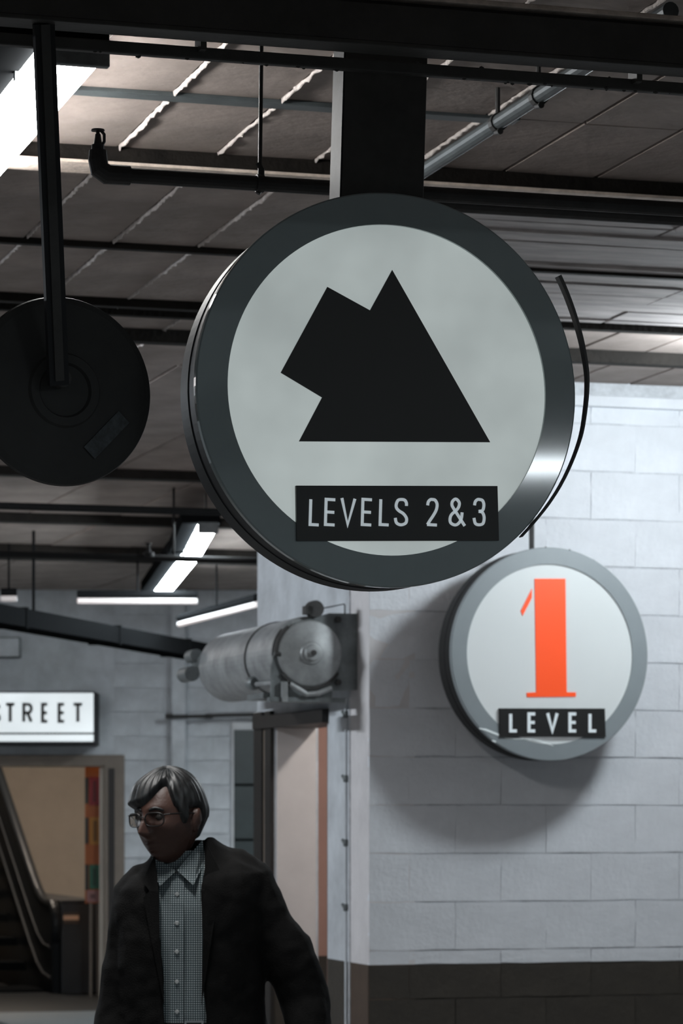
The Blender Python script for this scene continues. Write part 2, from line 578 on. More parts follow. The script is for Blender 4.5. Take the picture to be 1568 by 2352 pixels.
block_cache = {}
def block(parent, s0, s1, t, z0, z1, m, depth=0.022, name='block', rnd=random, gap=0.0035, variants=4):
    key = (round(s1 - s0, 3), round(z1 - z0, 3), m.name, rnd.randrange(variants))
    if key not in block_cache:
        r2 = random.Random(hash(key) % 10007)
        b = B()
        w, h = s1 - s0 - gap * .6, z1 - z0 - gap * 1.5
        nx, nz = 4, 3
        grid = []
        for j in range(nz + 1):
            row = []
            for i in range(nx + 1):
                edge = i in (0, nx) or j in (0, nz)
                jx = r2.uniform(-.0018, .0018) if edge else 0
                row.append(b.verts.new((-w / 2 + w * i / nx + (jx if 0 < j < nz or i in (0, nx) else 0),
                                        0.003 if edge else r2.uniform(-.0008, .0008),
                                        -h / 2 + h * j / nz + (r2.uniform(-.0025, .0025) if edge else 0))))
            grid.append(row)
        # an inner rim keeps the face flat and rounds only the edge
        for j in range(nz):
            for i in range(nx):
                b.faces.new((grid[j][i], grid[j][i + 1], grid[j + 1][i + 1], grid[j + 1][i]))
        fs = list(b.faces)
        r = bmesh.ops.inset_region(b, faces=fs, thickness=0.007, depth=0.0)
        inner = {v for f in fs for v in f.verts}
        for v in b.verts:
            if v in inner:
                v.co.y = min(v.co.y, r2.uniform(-.0005, .0008))
        back = [e for e in b.edges if e.is_boundary]
        ex = bmesh.ops.extrude_edge_only(b, edges=back)
        for g in ex['geom']:
            if isinstance(g, bmesh.types.BMVert):
                g.co.y = depth
        bmesh.ops.recalc_face_normals(b, faces=b.faces)
        me = bpy.data.meshes.new('block')
        b.to_mesh(me); b.free()
        me.materials.append(m)
        block_cache[key] = me
    return inst(name, block_cache[key], parent, ((s0 + s1) / 2, t + rnd.uniform(-.0015, .002), (z0 + z1) / 2))

rw = random.Random(11)
zj = [0.0]
z = 0.176
while z < 3.30:
    zj.append(z); z += BH
zj.append(TOPW)
# one joint lies in the wainscot's upper edge band: keep the paint line as a cut of that course
first = S_COR + 0.378
for j, (z0, z1) in enumerate(zip(zj, zj[1:])):
    off = (0.0 if j % 2 else -BL / 2)
    edges = [S_COR]
    s = first + off
    while s < S_END:
        if s - edges[-1] > 0.05:
            edges.append(s)
        s += BL
    edges.append(S_END)
    for s0, s1 in zip(edges, edges[1:]):
        if z0 < WAIN < z1:
            block(wall_right, s0, s1, T_WALL, z0, WAIN, M['brown'], rnd=rw, gap=0.003)
            block(wall_right, s0, s1, T_WALL, WAIN, z1, M['wall'], rnd=rw, gap=0.003)
        else:
            block(wall_right, s0, s1, T_WALL, z0, z1, M['brown'] if z1 <= WAIN else M['wall'], rnd=rw)
bm = B(); box(bm, S_COR, S_END, T_WALL + 0.004, T_WALL + 0.02, 0, WAIN)
part('wainscot_joint', bm, M['brown_joint'], wall_right)
bm = B(); box(bm, S_COR + 0.002, S_END, T_WALL - 0.035, T_WALL + 0.02, TOPW - 0.035, TOPW + 0.012, 0.004)
trim = structure('trim_1', bm, M['wall'], rot=(0, 0, A))

# ------------------------------------------------------------------ side wall running back from the corner, with the lit opening
D0, D1, DTOP = 0.62, 1.50, 1.99
def tbox(s0, s1, t0, t1, z0, z1, bev=0.0):
    b = B(); box(b, s0, s1, t0, t1, z0, z1, bev)
    return b
def side_box(t0, t1, z0, z1, thick=0.2, out=0.0):
    b = B(); box(b, S_COR - out, S_COR + thick, T_WALL + t0, T_WALL + t1, z0, z1)
    return b
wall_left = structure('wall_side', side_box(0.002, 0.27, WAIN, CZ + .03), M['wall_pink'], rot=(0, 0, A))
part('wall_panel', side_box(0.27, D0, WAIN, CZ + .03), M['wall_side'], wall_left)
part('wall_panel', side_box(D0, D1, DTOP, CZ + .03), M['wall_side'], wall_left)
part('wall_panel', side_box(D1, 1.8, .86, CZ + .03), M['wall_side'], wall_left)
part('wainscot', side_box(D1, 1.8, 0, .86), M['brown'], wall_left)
part('reveal', tbox(S_COR + .012, S_COR + .2, T_WALL + D1 - .006, T_WALL + D1 + .01, .86, DTOP - .03), M['room'], wall_left, label='cream painted door reveal')
part('wainscot', side_box(0.002, 0.27, 0, WAIN), M['brown_edge'], wall_left)
part('wainscot', side_box(0.27, D0, 0, WAIN), M['brown'], wall_left)
bm = B(); box(bm, S_COR - 0.006, S_COR, T_WALL + 0.27, T_WALL + 0.285, 0, CZ)
part('corner_bead', bm, M['mortar'], wall_left)

# small room behind the opening
structure('wall_room', tbox(S_COR + 0.2, S_COR + 3.0, T_WALL + 2.3, T_WALL + 2.45, 0.86, CZ + .03), M['salmon'], rot=(0, 0, A))
structure('baseboard_room', tbox(S_COR + 0.2, S_COR + 3.0, T_WALL + 2.28, T_WALL + 2.45, 0.0, 0.86), M['brown'], rot=(0, 0, A))
structure('wall_room_end', tbox(S_COR + 2.9, S_COR + 3.0, T_WALL + 0.25, T_WALL + 2.3, 0.0, CZ + .03), M['room'], rot=(0, 0, A))
structure('wall_room_left', tbox(S_COR + 0.2, S_COR + 0.3, T_WALL + 1.8, T_WALL + 2.45, 0.0, CZ + .03), M['wall_side'], rot=(0, 0, A))

# door frame of the opening: dark far guide, grey near guide, salmon post
door1 = B(); box(door1, S_COR - 0.02, S_COR + 0.01, T_WALL + 1.50, T_WALL + 1.60, 0, DTOP + 0.05, 0.004)
box(door1, S_COR - 0.02, S_COR + 0.01, T_WALL + 1.66, T_WALL + 1.80, 0, DTOP + 0.05, 0.004)
door_1 = structure('door_1', door1, M['dark_frame'], rot=(0, 0, A))
part('guide_slot', tbox(S_COR - 0.008, S_COR + 0.01, T_WALL + 1.60, T_WALL + 1.66, 0, DTOP + 0.02), M['taupe'], door_1)
part('lintel', tbox(S_COR - 0.03, S_COR + 0.2, T_WALL + D0 - .02, T_WALL + 1.78, DTOP - 0.03, DTOP + 0.03), M['dark_frame'], door_1)
part('jamb_post', tbox(S_COR + 0.012, S_COR + 0.2, T_WALL + D0, T_WALL + D0 + 0.05, 0, DTOP - .03), M['copper'], door_1, label='salmon coloured jamb post')

# ------------------------------------------------------------------ back wall with the way to the escalator
YB = 25.0
def bx(px0, px1, z0, z1, y0, y1, bev=0.0):
    b = B(); box(b, (px0 - CX) / F * YB, (px1 - CX) / F * YB, y0, y1, z0, z1, bev)
    return b
DRZ = 1.56 + (HY - 1748) / F * YB                    # head of the opening
X_OP = (262 - CX) / F * YB
back = structure('wall_back', tbox(X_OP, 0.6, YB + 0.02, YB + 0.25, 0, CZ + 0.03), M['mortar'])
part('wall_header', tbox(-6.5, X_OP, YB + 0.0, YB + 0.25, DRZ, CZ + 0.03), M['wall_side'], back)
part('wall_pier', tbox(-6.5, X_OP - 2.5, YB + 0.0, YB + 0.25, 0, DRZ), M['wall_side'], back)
rb2 = random.Random(5)
for j in range(17):
    z0 = 0.2 * j
    s = X_OP - 0.2 * (j % 2) * 0
    e0 = X_OP
    cuts = [X_OP] + [X_OP + (0.2 if j % 2 else 0.4) + 0.4 * i for i in range(6)]
    for a, b_ in zip(cuts, cuts[1:]):
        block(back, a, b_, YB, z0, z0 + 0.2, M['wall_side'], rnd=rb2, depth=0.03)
part('pilaster', bx(395, 427, 0, CZ, YB - 0.10, YB + 0.02, 0.006), M['wall_side'], back)

# taupe frame of the escalator opening
fr = bx(240, 286, 0, DRZ + 0.05, YB - 0.04, YB + 0.28, 0.008)
door_2 = structure('door_2', fr, M['taupe'])
part('door_head', tbox(X_OP - 2.5, X_OP - 0.07, YB - 0.04, YB + 0.28, DRZ - 0.045, DRZ + 0.05, 0.008), M['taupe'], door_2)
part('inner_stop', bx(228, 241, 0, DRZ - 0.05, YB + 0.02, YB + 0.26), M['tan'], door_2)
part('groove_shade', bx(250, 264, 0, DRZ - 0.06, YB - 0.05, YB - 0.035), M['dark_frame'], door_2)  # dark strip on the frame face, painted in for a groove's shade

# hall behind the opening
structure('wall_hall', tbox(-7.5, -1.0, 31.0, 31.2, 0, CZ + .03), M['tan'])
structure('wall_hall_right', tbox(-1.96, -1.8, YB + 0.28, 31.0, 0, CZ + .03), M['tan'])
structure('wall_hall_left', tbox(-7.5, -7.3, YB + 0.25, 31.0, 0, CZ + .03), M['tan'])

# narrow dark window with white frame right of the pilaster
zt, zb = 1.56 + (HY - 1676) / F * YB, 0.3
win = bx(532, 590, zb - 0.05, zt + 0.06, YB - 0.05, YB + 0.0, 0.004)
window_1 = structure('window_1', win, M['white_frame'])
part('sash', bx(538, 585, zb, zt - .004, YB - .058, YB - .045), M['duct'], window_1)
for y0, y1 in ((1677, 1800), (1806, 1926), (1932, 2060), (2066, 2190)):
    part('pane', bx(539, 584, 1.56 + (HY - y1) / F * YB, 1.56 + (HY - y0) / F * YB, YB - 0.068, YB - 0.056), M['glass_dark'], window_1)

# outer walls that close the garage (outside the picture)
structure('wall_left', tbox(-8.2, -8.0, -7, 32, 0, CZ + 0.1), M['wall_side'], rot=(0, 0, A))

bm = B(); box(bm, 3.6, 7.9, -3.2, 0.3, CZ, CZ + .12, 0.01)          # slab and post added behind the photographer to carry the glint lamp
box(bm, 7.6, 7.85, -1.6, -1.35, 0, CZ)
structure('trim_3', bm, M['ceiling'])

# ------------------------------------------------------------------ sign beam across the top
TB = 5.626
beam = thing('steel_beam', 'black steel I-beam crossing the top of the picture above the round signs', 'beam', st(1.7, TB, 3.037), A)
b = B(); box(b, -3.2, 3.2, -0.006, 0.006, 0.008, 0.094)
part('web', b, M['black_steel'], beam)
b = B(); box(b, -3.2, 3.2, -0.035, 0.035, 0.0, 0.009, 0.002)
part('lower_flange', b, M['black_steel'], beam)
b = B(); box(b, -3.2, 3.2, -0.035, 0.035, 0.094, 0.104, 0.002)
part('upper_flange', b, M['flange'], beam, label='upper flange coloured pale as if lit')
b = B(); box(b, -3.2, 3.2, -0.0345, 0.0, 0.009, 0.08)
part('cover_plate', b, M['black_steel'], beam)

rail = thing('hanging_rail', 'thin sooty steel rail running just under the black I-beam', 'rail', st(1.7, TB + 0.098, 3.018), A)
b = B(); box(b, -3.2, 3.2, -0.010, 0.010, 0, 0.023, 0.003)
part('bar', b, M['black_steel'], rail)
rr = random.Random(21)
b = B()
for i in range(150):                                  # crumbs of fireproofing stuck along the rail
    s = rr.uniform(-2.2, 2.2)
    r_ = rr.uniform(.0015, .0045)
    mx = Matrix.Translation((s, rr.uniform(-.011, .011), rr.choice((0.0, 0.0, 0.023)))) @ Matrix.Diagonal((rr.uniform(.8, 2), 1, 1, 1))
    bmesh.ops.create_icosphere(b, subdivisions=1, radius=r_, matrix=mx)
o = part('crumbs', b, M['black_steel'], rail); o['kind'] = 'stuff'
for s in (-1.35, -0.28, 0.62, 1.3):
    b = B(); box(b, s - .006, s + .006, -.035, .012, 0.012, 0.04)
    part('hanger', b, M['black_steel'], rail)

# ------------------------------------------------------------------ round signs
def make_sign(name, label, org, yaw, roll, Rr, Ri, depth, ring_m, face_m, drum_m):
    root = thing(name, label, 'sign', org, yaw)
    root.rotation_euler = (0, roll, yaw)
    root.rotation_mode = 'XYZ'
    b = B(); lathe(b, [(Ri, 0.012), (Ri, 0.0), (Rr - .003, 0.0), (Rr, .003), (Rr, .02), (Rr - .004, .02)], 144)
    part('rim', b, ring_m, root, smooth=False)
    b = B(); lathe(b, [(Rr - .005, .018), (Rr - .005, depth * .55), (Rr - .003, depth * .56), (Rr - .003, depth - .004), (Rr - .007, depth), (0, depth)], 144)
    part('drum', b, drum_m, root)
    b = B(); lathe(b, [(0, 0.007), (Ri + .004, 0.007), (Ri + .004, 0.011), (0, 0.011)], 144)
    part('face', b, face_m, root)
    return root

OB = at(893, 896, 6.0)
YAWB, ROLLB = A * 0.92, R(1.75)
big = make_sign('hanging_sign', 'large round hanging sign with black arrow and plate reading LEVELS 2&3', OB, YAWB, ROLLB, 0.3887, 0.3258, 0.16, M['ring'], M['face_big'], M['drum'])
def hb(px, py, off=0.0):
    return plane_hit(px, py, OB, YAWB, ROLLB, off)
b = B(); prism(b, [hb(*p) for p in ((902, 619), (1127, 1015), (688, 1013), (741, 912), (646, 855), (753, 658), (851, 712))], 0.0045, 0.0075)
part('arrow_symbol', b, M['black_sign'], big)
b = B(); prism(b, [hb(*p) for p in ((678, 1116), (1140, 1117), (1143.5, 1242), (680, 1243))], -0.006, 0.003)
plaque = part('plaque', b, M['black_sign'], big)
for ch, x0, x1 in (('L', 706.4, 734.6), ('E', 741.6, 771), ('V', 777.7, 816), ('E', 826, 855), ('L', 867, 895), ('S', 901.5, 936),
                   ('2', 974.4, 1005.6), ('&', 1026.5, 1069.6), ('3', 1082, 1113.4)):
    p0, p1 = hb(x0, 1208.6), hb(x1, 1145.6)
    letter(ch, p0[0], p1[0], p0[1], p1[1], 0.0029, -0.0075, -0.0058, M['letter_grey'], plaque)
# edging strip that has sprung loose on the right
pts = [hb(*p) for p in ((1286, 632), (1303, 670), (1322, 722), (1338, 778), (1348, 830), (1352, 870), (1350, 920), (1341, 985), (1328, 1030), (1310, 1075), (1288, 1118), (1262, 1158), (1232, 1196), (1200, 1232))]
pts = spline(pts, 5)
b = B(); ribbon(b, pts, [0.0038 - 0.0026 * min(1, abs(i / len(pts)) * 1.6) for i in range(len(pts))], 0.002, 0.022)
part('loose_edging', b, M['black_sign'], big)
# little chip on the upper right rim where the edging has come away
# post: black box with a thin darker plate on its left side
p0, p1 = hb(788, 300, 0.06), hb(977, 300, 0.06)
zt = hb(880, 84, 0.06)[1]
b = B(); box(b, p0[0], p1[0], 0.06, 0.142, 0.35, zt, 0.002)
part('post', b, M['black_steel'], big)
b = B(); box(b, p0[0] - 0.003, p0[0] - 0.0003, 0.061, 0.141, 0.35, zt)
part('side_plate', b, mat('dark side plate', (.030, .035, .038), .6, .0, spec=.15, var=.5, scale=20), big, label='thin dark plate on the left side')

# small sign on its bracket before the wall
OS = at(1264, 1502.5, 12.60)
YAWS = R(19.5)
small = make_sign('wall_sign', 'smaller round grey sign with orange numeral 1 and plate reading LEVEL', OS, YAWS, 0.0, 0.4417, 0.3724, 0.155, M['ring_small'], M['face_small'], M['black_small'])
def hs(px, py, off=0.0):
    return plane_hit(px, py, OS, YAWS, 0.0, off)
num = B(); prism(num, [hs(*p) for p in ((1228.5, 1329), (1299, 1329), (1302, 1590), (1323, 1590), (1323, 1600), (1211, 1601), (1210, 1591), (1232, 1590))], 0.003, 0.0075)
prism(num, [hs(*p) for p in ((1222, 1352), (1222, 1373), (1201, 1414), (1196.5, 1403))], 0.003, 0.0075)
part('numeral', num, M['orange'], small, label='orange numeral 1')
b = B(); prism(b, [hs(*p) for p in ((1145, 1627), (1387, 1627.5), (1389, 1693), (1146, 1692.5))], -0.008, 0.004)
plq = part('plaque', b, M['black_small'], small)
for ch, x0, x1 in (('L', 1167, 1187.5), ('E', 1209, 1229.5), ('V', 1252, 1280), ('E', 1303, 1323.5), ('L', 1349, 1369.5)):
    q0, q1 = hs(x0, 1682.5), hs(x1, 1636.5)
    letter(ch, q0[0], q1[0], q0[1], q1[1], 0.0064, -0.011, -0.0078, M['letter_grey'], plq)
# scratched film at lower left
for i, (c, hw) in enumerate((([(1100, 1673), (1115, 1676), (1130, 1682), (1145, 1688), (1160, 1692)], .0042),
                             ([(1130, 1701), (1138, 1704)], .0075),
                             ([(1160, 1695), (1185, 1697), (1215, 1697), (1240, 1702), (1270, 1713)], .0022),
                             ([(1210, 1697), (1218, 1700)], .005))):
    b = B(); ribbon(b, [hs(*p) for p in c], [hw * (0.45 if k in (0, len(c) - 1) else 1) for k in range(len(c))], -0.0018, 0.0004)
    part('peeled_film', b, M['scratch'], small)
# hanging rod and wall bracket
q = hs(1238, 1262)
b = B(); tube(b, [(q[0], 0.08, q[1] - .02), (q[0], 0.08, CZ + .002 - OS.z)], 0.011, 12)
part('hanging_rod', b, M['pipe_black'], small)
rs_ = random.Random(4)
b = B()
for a in (100, 92, 78, 118, 63):
    rr_ = .4417
    bmesh.ops.create_icosphere(b, subdivisions=1, radius=rs_.uniform(.005, .009), matrix=Matrix.Translation((rr_ * math.cos(R(a)), 0.015, rr_ * math.sin(R(a)))))
o = part('grime_lumps', b, M['pipe_black'], small); o['kind'] = 'stuff'
b = B(); box(b, -0.03, 0.03, 0.155, 0.292, 0.05, 0.11)
part('wall_bracket', b, M['black_steel'], small)

# STREET sign
YS = 24.55
k = YS / F
street = thing('street_sign', 'lit white box sign reading STREET above the escalator opening', 'sign', ((85 - CX) * k, YS, CAMZ + (HY - 1705) * k))
def sx(p): return (p - 85) * k
def sz(p): return (1705 - p) * k
b = B(); box(b, sx(-48), sx(218), 0.012, YB - YS, sz(1711), sz(1588), 0.008)
part('box', b, M['drum'], street)
b = B(); box(b, sx(-46), sx(214.5), 0.0, 0.03, sz(1682.5), sz(1591.5), 0.004)
face = part('face', b, M['face_street'], street)
b = B(); box(b, sx(-46), sx(214.5), 0.0, 0.03, sz(1703), sz(1687), 0.004)
part('lower_face', b, M['face_street'], street)
for ch, x0, x1 in (('S', -27, 2), ('T', 10, 37), ('R', 51, 75.5), ('E', 94, 112.5), ('E', 132, 151), ('T', 165, 192.5)):
    letter(ch, sx(x0), sx(x1), sz(1660.5), sz(1614), 3.7 * k, -0.004, 0.001, M['black_sign'], face)

# ------------------------------------------------------------------ convex mirror seen from behind
OM = at(149, 896, 5.98)
mirror = thing('convex_mirror', 'round black back of a convex mirror hanging at the left edge on a bar', 'mirror', OM, R(24))
b = B(); lathe(b, [(0, .004), (.05, .004), (.054, -.004), (.07, -.004), (.074, .004), (.10, .006), (.172, .012), (.184, .016), (.1865, .024), (.182, .030), (.17, .03)], 96)
part('back_pan', b, M['pan'], mirror, smooth=False)
b = B(); lathe(b, [(.181, .029), (.15, .05), (.10, .068), (.05, .078), (0, .081)], 96)
part('mirror_dome', b, M['mirror'], mirror, smooth=True)
b = B(); box(b, -.052, .052, -.0005, .001, -.016, .016)
part('sticker', b, M['sticker'], mirror, loc=(0.088, .0035, -.083), rot=(0.03, R(-46), 0))
b = B(); lathe(b, [(0, -.022), (.018, -.022), (.018, .004)], 24)
part('hub_bolt', b, M['black_steel'], mirror, loc=(-.012, 0, .02))
# hanging bar up to the beam
inv = (Matrix.Translation(OM) @ Matrix.Rotation(R(24), 4, 'Z')).inverted()
tp, bt = inv @ at(100, 55, 5.70), inv @ at(134, 884, 5.93)
dirv = (tp - bt).normalized()
b = B()
w = .0195
side = Vector((1, 0, 0)); side = (side - dirv * side.dot(dirv)).normalized()
nrm = dirv.cross(side)
def bar(bm, a, c, hw, th):
    vs = []
    for p in (a, c):
        for sx_, sy_ in ((-1, -1), (1, -1), (1, 1), (-1, 1)):
            vs.append(bm.verts.new(p + side * hw * sx_ + nrm * th * sy_))
    for q_ in ((0, 1, 2, 3), (7, 6, 5, 4), (0, 4, 5, 1), (1, 5, 6, 2), (2, 6, 7, 3), (3, 7, 4, 0)):
        bm.faces.new([vs[i] for i in q_])
    bmesh.ops.recalc_face_normals(bm, faces=bm.faces)
bar(b, bt, tp, w, .008)
part('hanging_bar', b, M['drum'], mirror)
b = B(); bar(b, bt + dirv * .01 - nrm * -.0, tp, w * .45, .0125)
part('bar_rib', b, M['black_steel'], mirror)

# ------------------------------------------------------------------ light fixtures
TUBE_COL = (0.86, 0.95, 1.0)
def fixture(name, label, loc, rz, length, width, strength, group=None, housing=None, col=TUBE_COL, z_drop=0.12, cat='light fixture', hang=0.0, bare=0.0):
    """linear fluorescent: housing against the ceiling, bowed diffuser below, end caps and clips; length along local y"""
    root = thing(name, label, cat, loc, rz, group)
    if bare:
        width = .07
    h0, h1 = housing if housing else (-width * .62, width * .62)
    b = B(); box(b, h0, h1, -length / 2, length / 2, -0.075, 0.0, 0.006)
    part('housing', b, M['galv_dark'] if not housing else M['duct'], root)
    if hang:
        b = B()
        for y in (-length * .35, length * .35):
            tube(b, [(0, y, -.01), (0, y, hang)], .006, 8)
            part('hanger', b, M['pipe_black'], root)
            b = B()
    b = B()
    n = 10
    prof = [(width / 2 * math.sin(R(a)), -0.074 - (z_drop - 0.074) * max(0.0, math.cos(R(a))) ** 0.45) for a in range(-90, 91, 18)]
    if bare:                                              # an open strip with a bare tube
        prof = [(bare * math.cos(R(a)), -z_drop + .002 + bare * math.sin(R(a))) for a in range(0, 361, 30)][:-1]
        prof.append(prof[0])
    ends = []
    for y in (-length / 2 + .02, length / 2 - .02):
        ends.append([b.verts.new((x, y, z)) for x, z in prof])
    for i in range(len(prof) - 1):
        b.faces.new((ends[0][i], ends[0][i + 1], ends[1][i + 1], ends[1][i]))
    if bare:
        bmesh.ops.remove_doubles(b, verts=b.verts, dist=1e-5)
    else:
        b.faces.new(ends[0]); b.faces.new(list(reversed(ends[1])))
    bmesh.ops.recalc_face_normals(b, faces=b.faces)
    part('diffuser', b, lamp_mat('fluorescent light', col, strength), root)
    for s in (-1, 1):
        b = B(); box(b, -width * .54, width * .54, s * length / 2 - .02, s * length / 2 + .004, -z_drop - .004 - bare, -0.07, 0.003)
        part('end_cap', b, M['galv_dark'], root)
    for y in (-length * .3, length * .3):
        b = B(); box(b, -width * .56, -width * .46, y - .012, y + .012, -0.095, -0.07)
        part('clip', b, M['galv_dark'], root)
    return root

c0 = Vector((-0.616, 7.0, 0)); dvec = Vector((-SA, CA, 0))
fixture('ceiling_light', 'bright fluorescent ceiling light at upper left behind the mirror bar', (c0 + dvec * .72 + Vector((0, 0, CZ))).to_tuple(), A, 1.45, .15, L_NEAR, housing=(-.21, .085), col=(0.98, 0.97, 0.95))
def globe(label, loc, r, strength, col):
    root = thing('globe_lamp', label, 'lamp', loc)
    b = B(); bmesh.ops.create_uvsphere(b, u_segments=32, v_segments=20, radius=r)
    part('globe', b, lamp_mat('opal globe', col, strength), root, smooth=True)
    b = B(); lathe(b, [(0, r - .012), (.05, r - .012), (.05, r + .03), (.015, r + .05), (.008, r + .05), (.008, CZ - loc[2]), (0, CZ - loc[2])], 24, axis='z')
    part('stem', b, M['galv_dark'], root)
globe('opal globe lamp hanging before the block wall outside the right edge', st(5.02, 10.68, 3.18), .15, L_WALL, TUBE_COL)
fixture('ceiling_light', 'added fluorescent light outside the left edge, brightening the side wall', (-4.1, 12.3, CZ), A, 1.3, .17, L_LEFT, hang=.15, bare=.026, z_drop=.13, col=(.86, .93, 1.0))  # no fixture in view here; added to brighten the side wall
p = at(445, 1245, 18.2); p.z = CZ
a0, a1 = at(478, 1222, 17.1), at(442, 1280, 19.0)
b0, b1 = at(440, 1284, 19.05), at(370, 1352, 22.4)
for (u, v), lab in (((a0, a1), 'upper, nearer of the two far fluorescent lights at left, above the sprinkler pipe'),
                    ((b0, b1), 'lower, farther of the two far fluorescent lights at left, below the sprinkler pipe')):
    mid = (u + v) / 2
    dd = v - u
    fixture('ceiling_light', lab, (mid.x, mid.y, 3.27), math.atan2(-dd.x, dd.y), math.hypot(dd.x, dd.y) - .05, .105, L_FAR, housing=(-.15, .07), hang=.13, z_drop=.13)
fixture('ceiling_light', 'unseen fluorescent light behind the photographer, placed for the glint on the sign rim', (5.75, -1.45, CZ), R(125), 1.3, .17, L_FRONT)  # unseen lamp, placed so that it mirrors as a glint in the rim
fixture('ceiling_light', 'fluorescent ceiling light in the small room beside the roller shutter', st(S_COR + .95, T_WALL + .85, 2.9), A, .6, .15, L_ROOM, col=(1.0, .93, .88))
fixture('ceiling_light', 'added fluorescent light outside the left edge, brightening the far left ceiling', (-3.3, 18.6, CZ), A, 1.3, .17, L_BACK * 0.85, hang=.15, bare=.026, z_drop=.13, col=(1.0, .95, .93))  # unseen lamp added to lift the far left ceiling
fixture('ceiling_light', 'added fluorescent light hidden behind the side wall, brightening the back wall', (0.35, 21.6, CZ), A, 1.3, .17, L_BACK)  # hidden lamp added to brighten the right part of the back wall
fixture('ceiling_light', 'warm ceiling light in the hall above the escalator', (-3.2, 27.2, CZ + .028), A, 1.2, .2, L_HALL, col=(1.0, .86, .72))

# far strip lights, low and blurred
def strip(px0, py0, y0, px1, py1, y1, label, es):
    u, v = at(px0, py0, y0), at(px1, py1, y1)
    m_ = (u + v) / 2
    root = thing('strip_light', label, 'light fixture', m_)
    b = B(); tube(b, [u - m_, v - m_], .020, 12)
    part('tube', b, lamp_mat('strip light', (1.0, .86, .84), es), root)
    b = B(); tube(b, [u - m_ + Vector((0, 0.01, .045)), v - m_ + Vector((0, 0.01, .045))], .028, 10)
    part('batten', b, M['duct'], root)
    for e in (u.lerp(v, .5),):
        b = B(); tube(b, [e - m_ + Vector((0, .01, .05)), Vector((e.x - m_.x, .01, CZ - m_.z))], .007, 8)
        part('hanger', b, M['duct'], root)
    return root
strip(178, 1380, 20.9, 452, 1381, 21.1, 'long level strip light over the far left wall', .50)
strip(2, 1375, 20.7, 38, 1375, 20.7, 'short strip light at the left edge under the far beam', .22)
strip(412, 1434, 22.2, 590, 1388, 20.4, 'slanting strip light left of the shutter drum', .48)

# ------------------------------------------------------------------ pipes
def pipe(name, label, pts, r, m, cat='pipe', n=14):
    root = thing(name, label, cat, pts[0])
    o = Vector(pts[0])
    b = B(); tube(b, [Vector(p) - o for p in pts], r, n)
    part('run', b, m, root, smooth=False)
    return root, o

# sprinkler branch at upper left, running behind the sign post to the right edge
TS = to_st(at(240, 400, 6.55))[1]
zs = at(240, 400, 6.55).z
s0 = to_st(at(246, 400, 6.55))[0]
sp, o = pipe('sprinkler_pipe', 'black sprinkler pipe with elbow and upright head at upper left', [st(s0, TS, zs), st(s0 + 2.6, TS, zs)], .0165, M['pipe_black'])
b = B(); tube(b, [st(.05, 0), st(0.0, 0), st(-.016, 0, .010), st(-.02, 0, .03), st(-.02, 0, .05)], [.021, .022, .022, .021, .019], 14)
part('elbow', b, M['pipe_black'], sp)
b = B(); tube(b, [st(-.02, 0, .045), st(-.02, 0, .062), st(-.02, 0, .064), st(-.02, 0, .085)], [.014, .014, .009, .006], 12)
tube(b, [st(-.012, 0, .06), st(-.006, 0, .07), st(-.006, 0, .085), st(-.014, 0, .094)], .0035, 8)
tube(b, [st(-.02, 0, .092), st(-.02, 0, .095)], [.015, .014], 16)
tube(b, [st(-.02, 0, .08), st(-.02, 0, .093)], .004, 8)
part('sprinkler_head', b, M['pipe_black'], sp)
b = B(); tube(b, [st(.335, 0, -.022), st(.345, 0, -.005), st(.345, 0, .03), st(.335, 0, .045)], .006, 8)
tube(b, [st(.332, 0, 0), st(.348, 0, 0)], .0195, 14)
part('clevis', b, M['pipe_black'], sp)
b = B(); tube(b, [st(.34, 0, .02), st(.345, 0, .4)], .0045, 8)
part('hanger_rod', b, M['pipe_black'], sp)
b = B(); tube(b, [st(.60, 0), st(.64, 0)], .02, 14)
part('coupling', b, M['pipe_black'], sp)

# second dark pipe right of the post, close under the ceiling
q0 = at(985, 462, 7.3)
T2, s2 = to_st(q0)[1], to_st(q0)[0]
dp, o = pipe('ceiling_pipe', 'thick black pipe right of the sign post below the board ceiling', [st(s2 - .13, T2, q0.z), st(s2 + 2.6, T2, q0.z)], .023, M['pipe_black'])
for d in (.06, 2.6):
    b = B(); tube(b, [st(d, 0, .01), st(d, 0, CZ - q0.z)], .005, 8)
    part('hanger_rod', b, M['pipe_black'], dp)

# grey conduit slanting back from the beam at upper right, with clamps
zc = 3.31
c_a = at(1352, 146, (zc - CAMZ) * F / (HY - 146))
c_b = at(930, 420, (zc - CAMZ) * F / (HY - 420))
cd_dir = (c_b - c_a)
gc, o = pipe('conduit', 'grey conduit slanting across the ceiling right of the sign post', [c_a - cd_dir * .35, c_b + cd_dir * .25], .019, M['pipe_grey'], 'conduit')
for py in (212, 270):
    f = (py - 146) / (420 - 146)
    c = c_a + cd_dir * f - o
    nd = cd_dir.normalized()
    b = B(); tube(b, [c - nd * .012, c + nd * .012], .0235, 12)
    w = Vector((0, 0, -.022))
    tube(b, [c + w + nd * .01, c + w - nd * .02 + Vector((0, 0, -.004))], .008, 8)
    tube(b, [c, c + Vector((0, 0, CZ - c_a.z))], .006, 8)
    part('clamp', b, M['pipe_black'], gc)
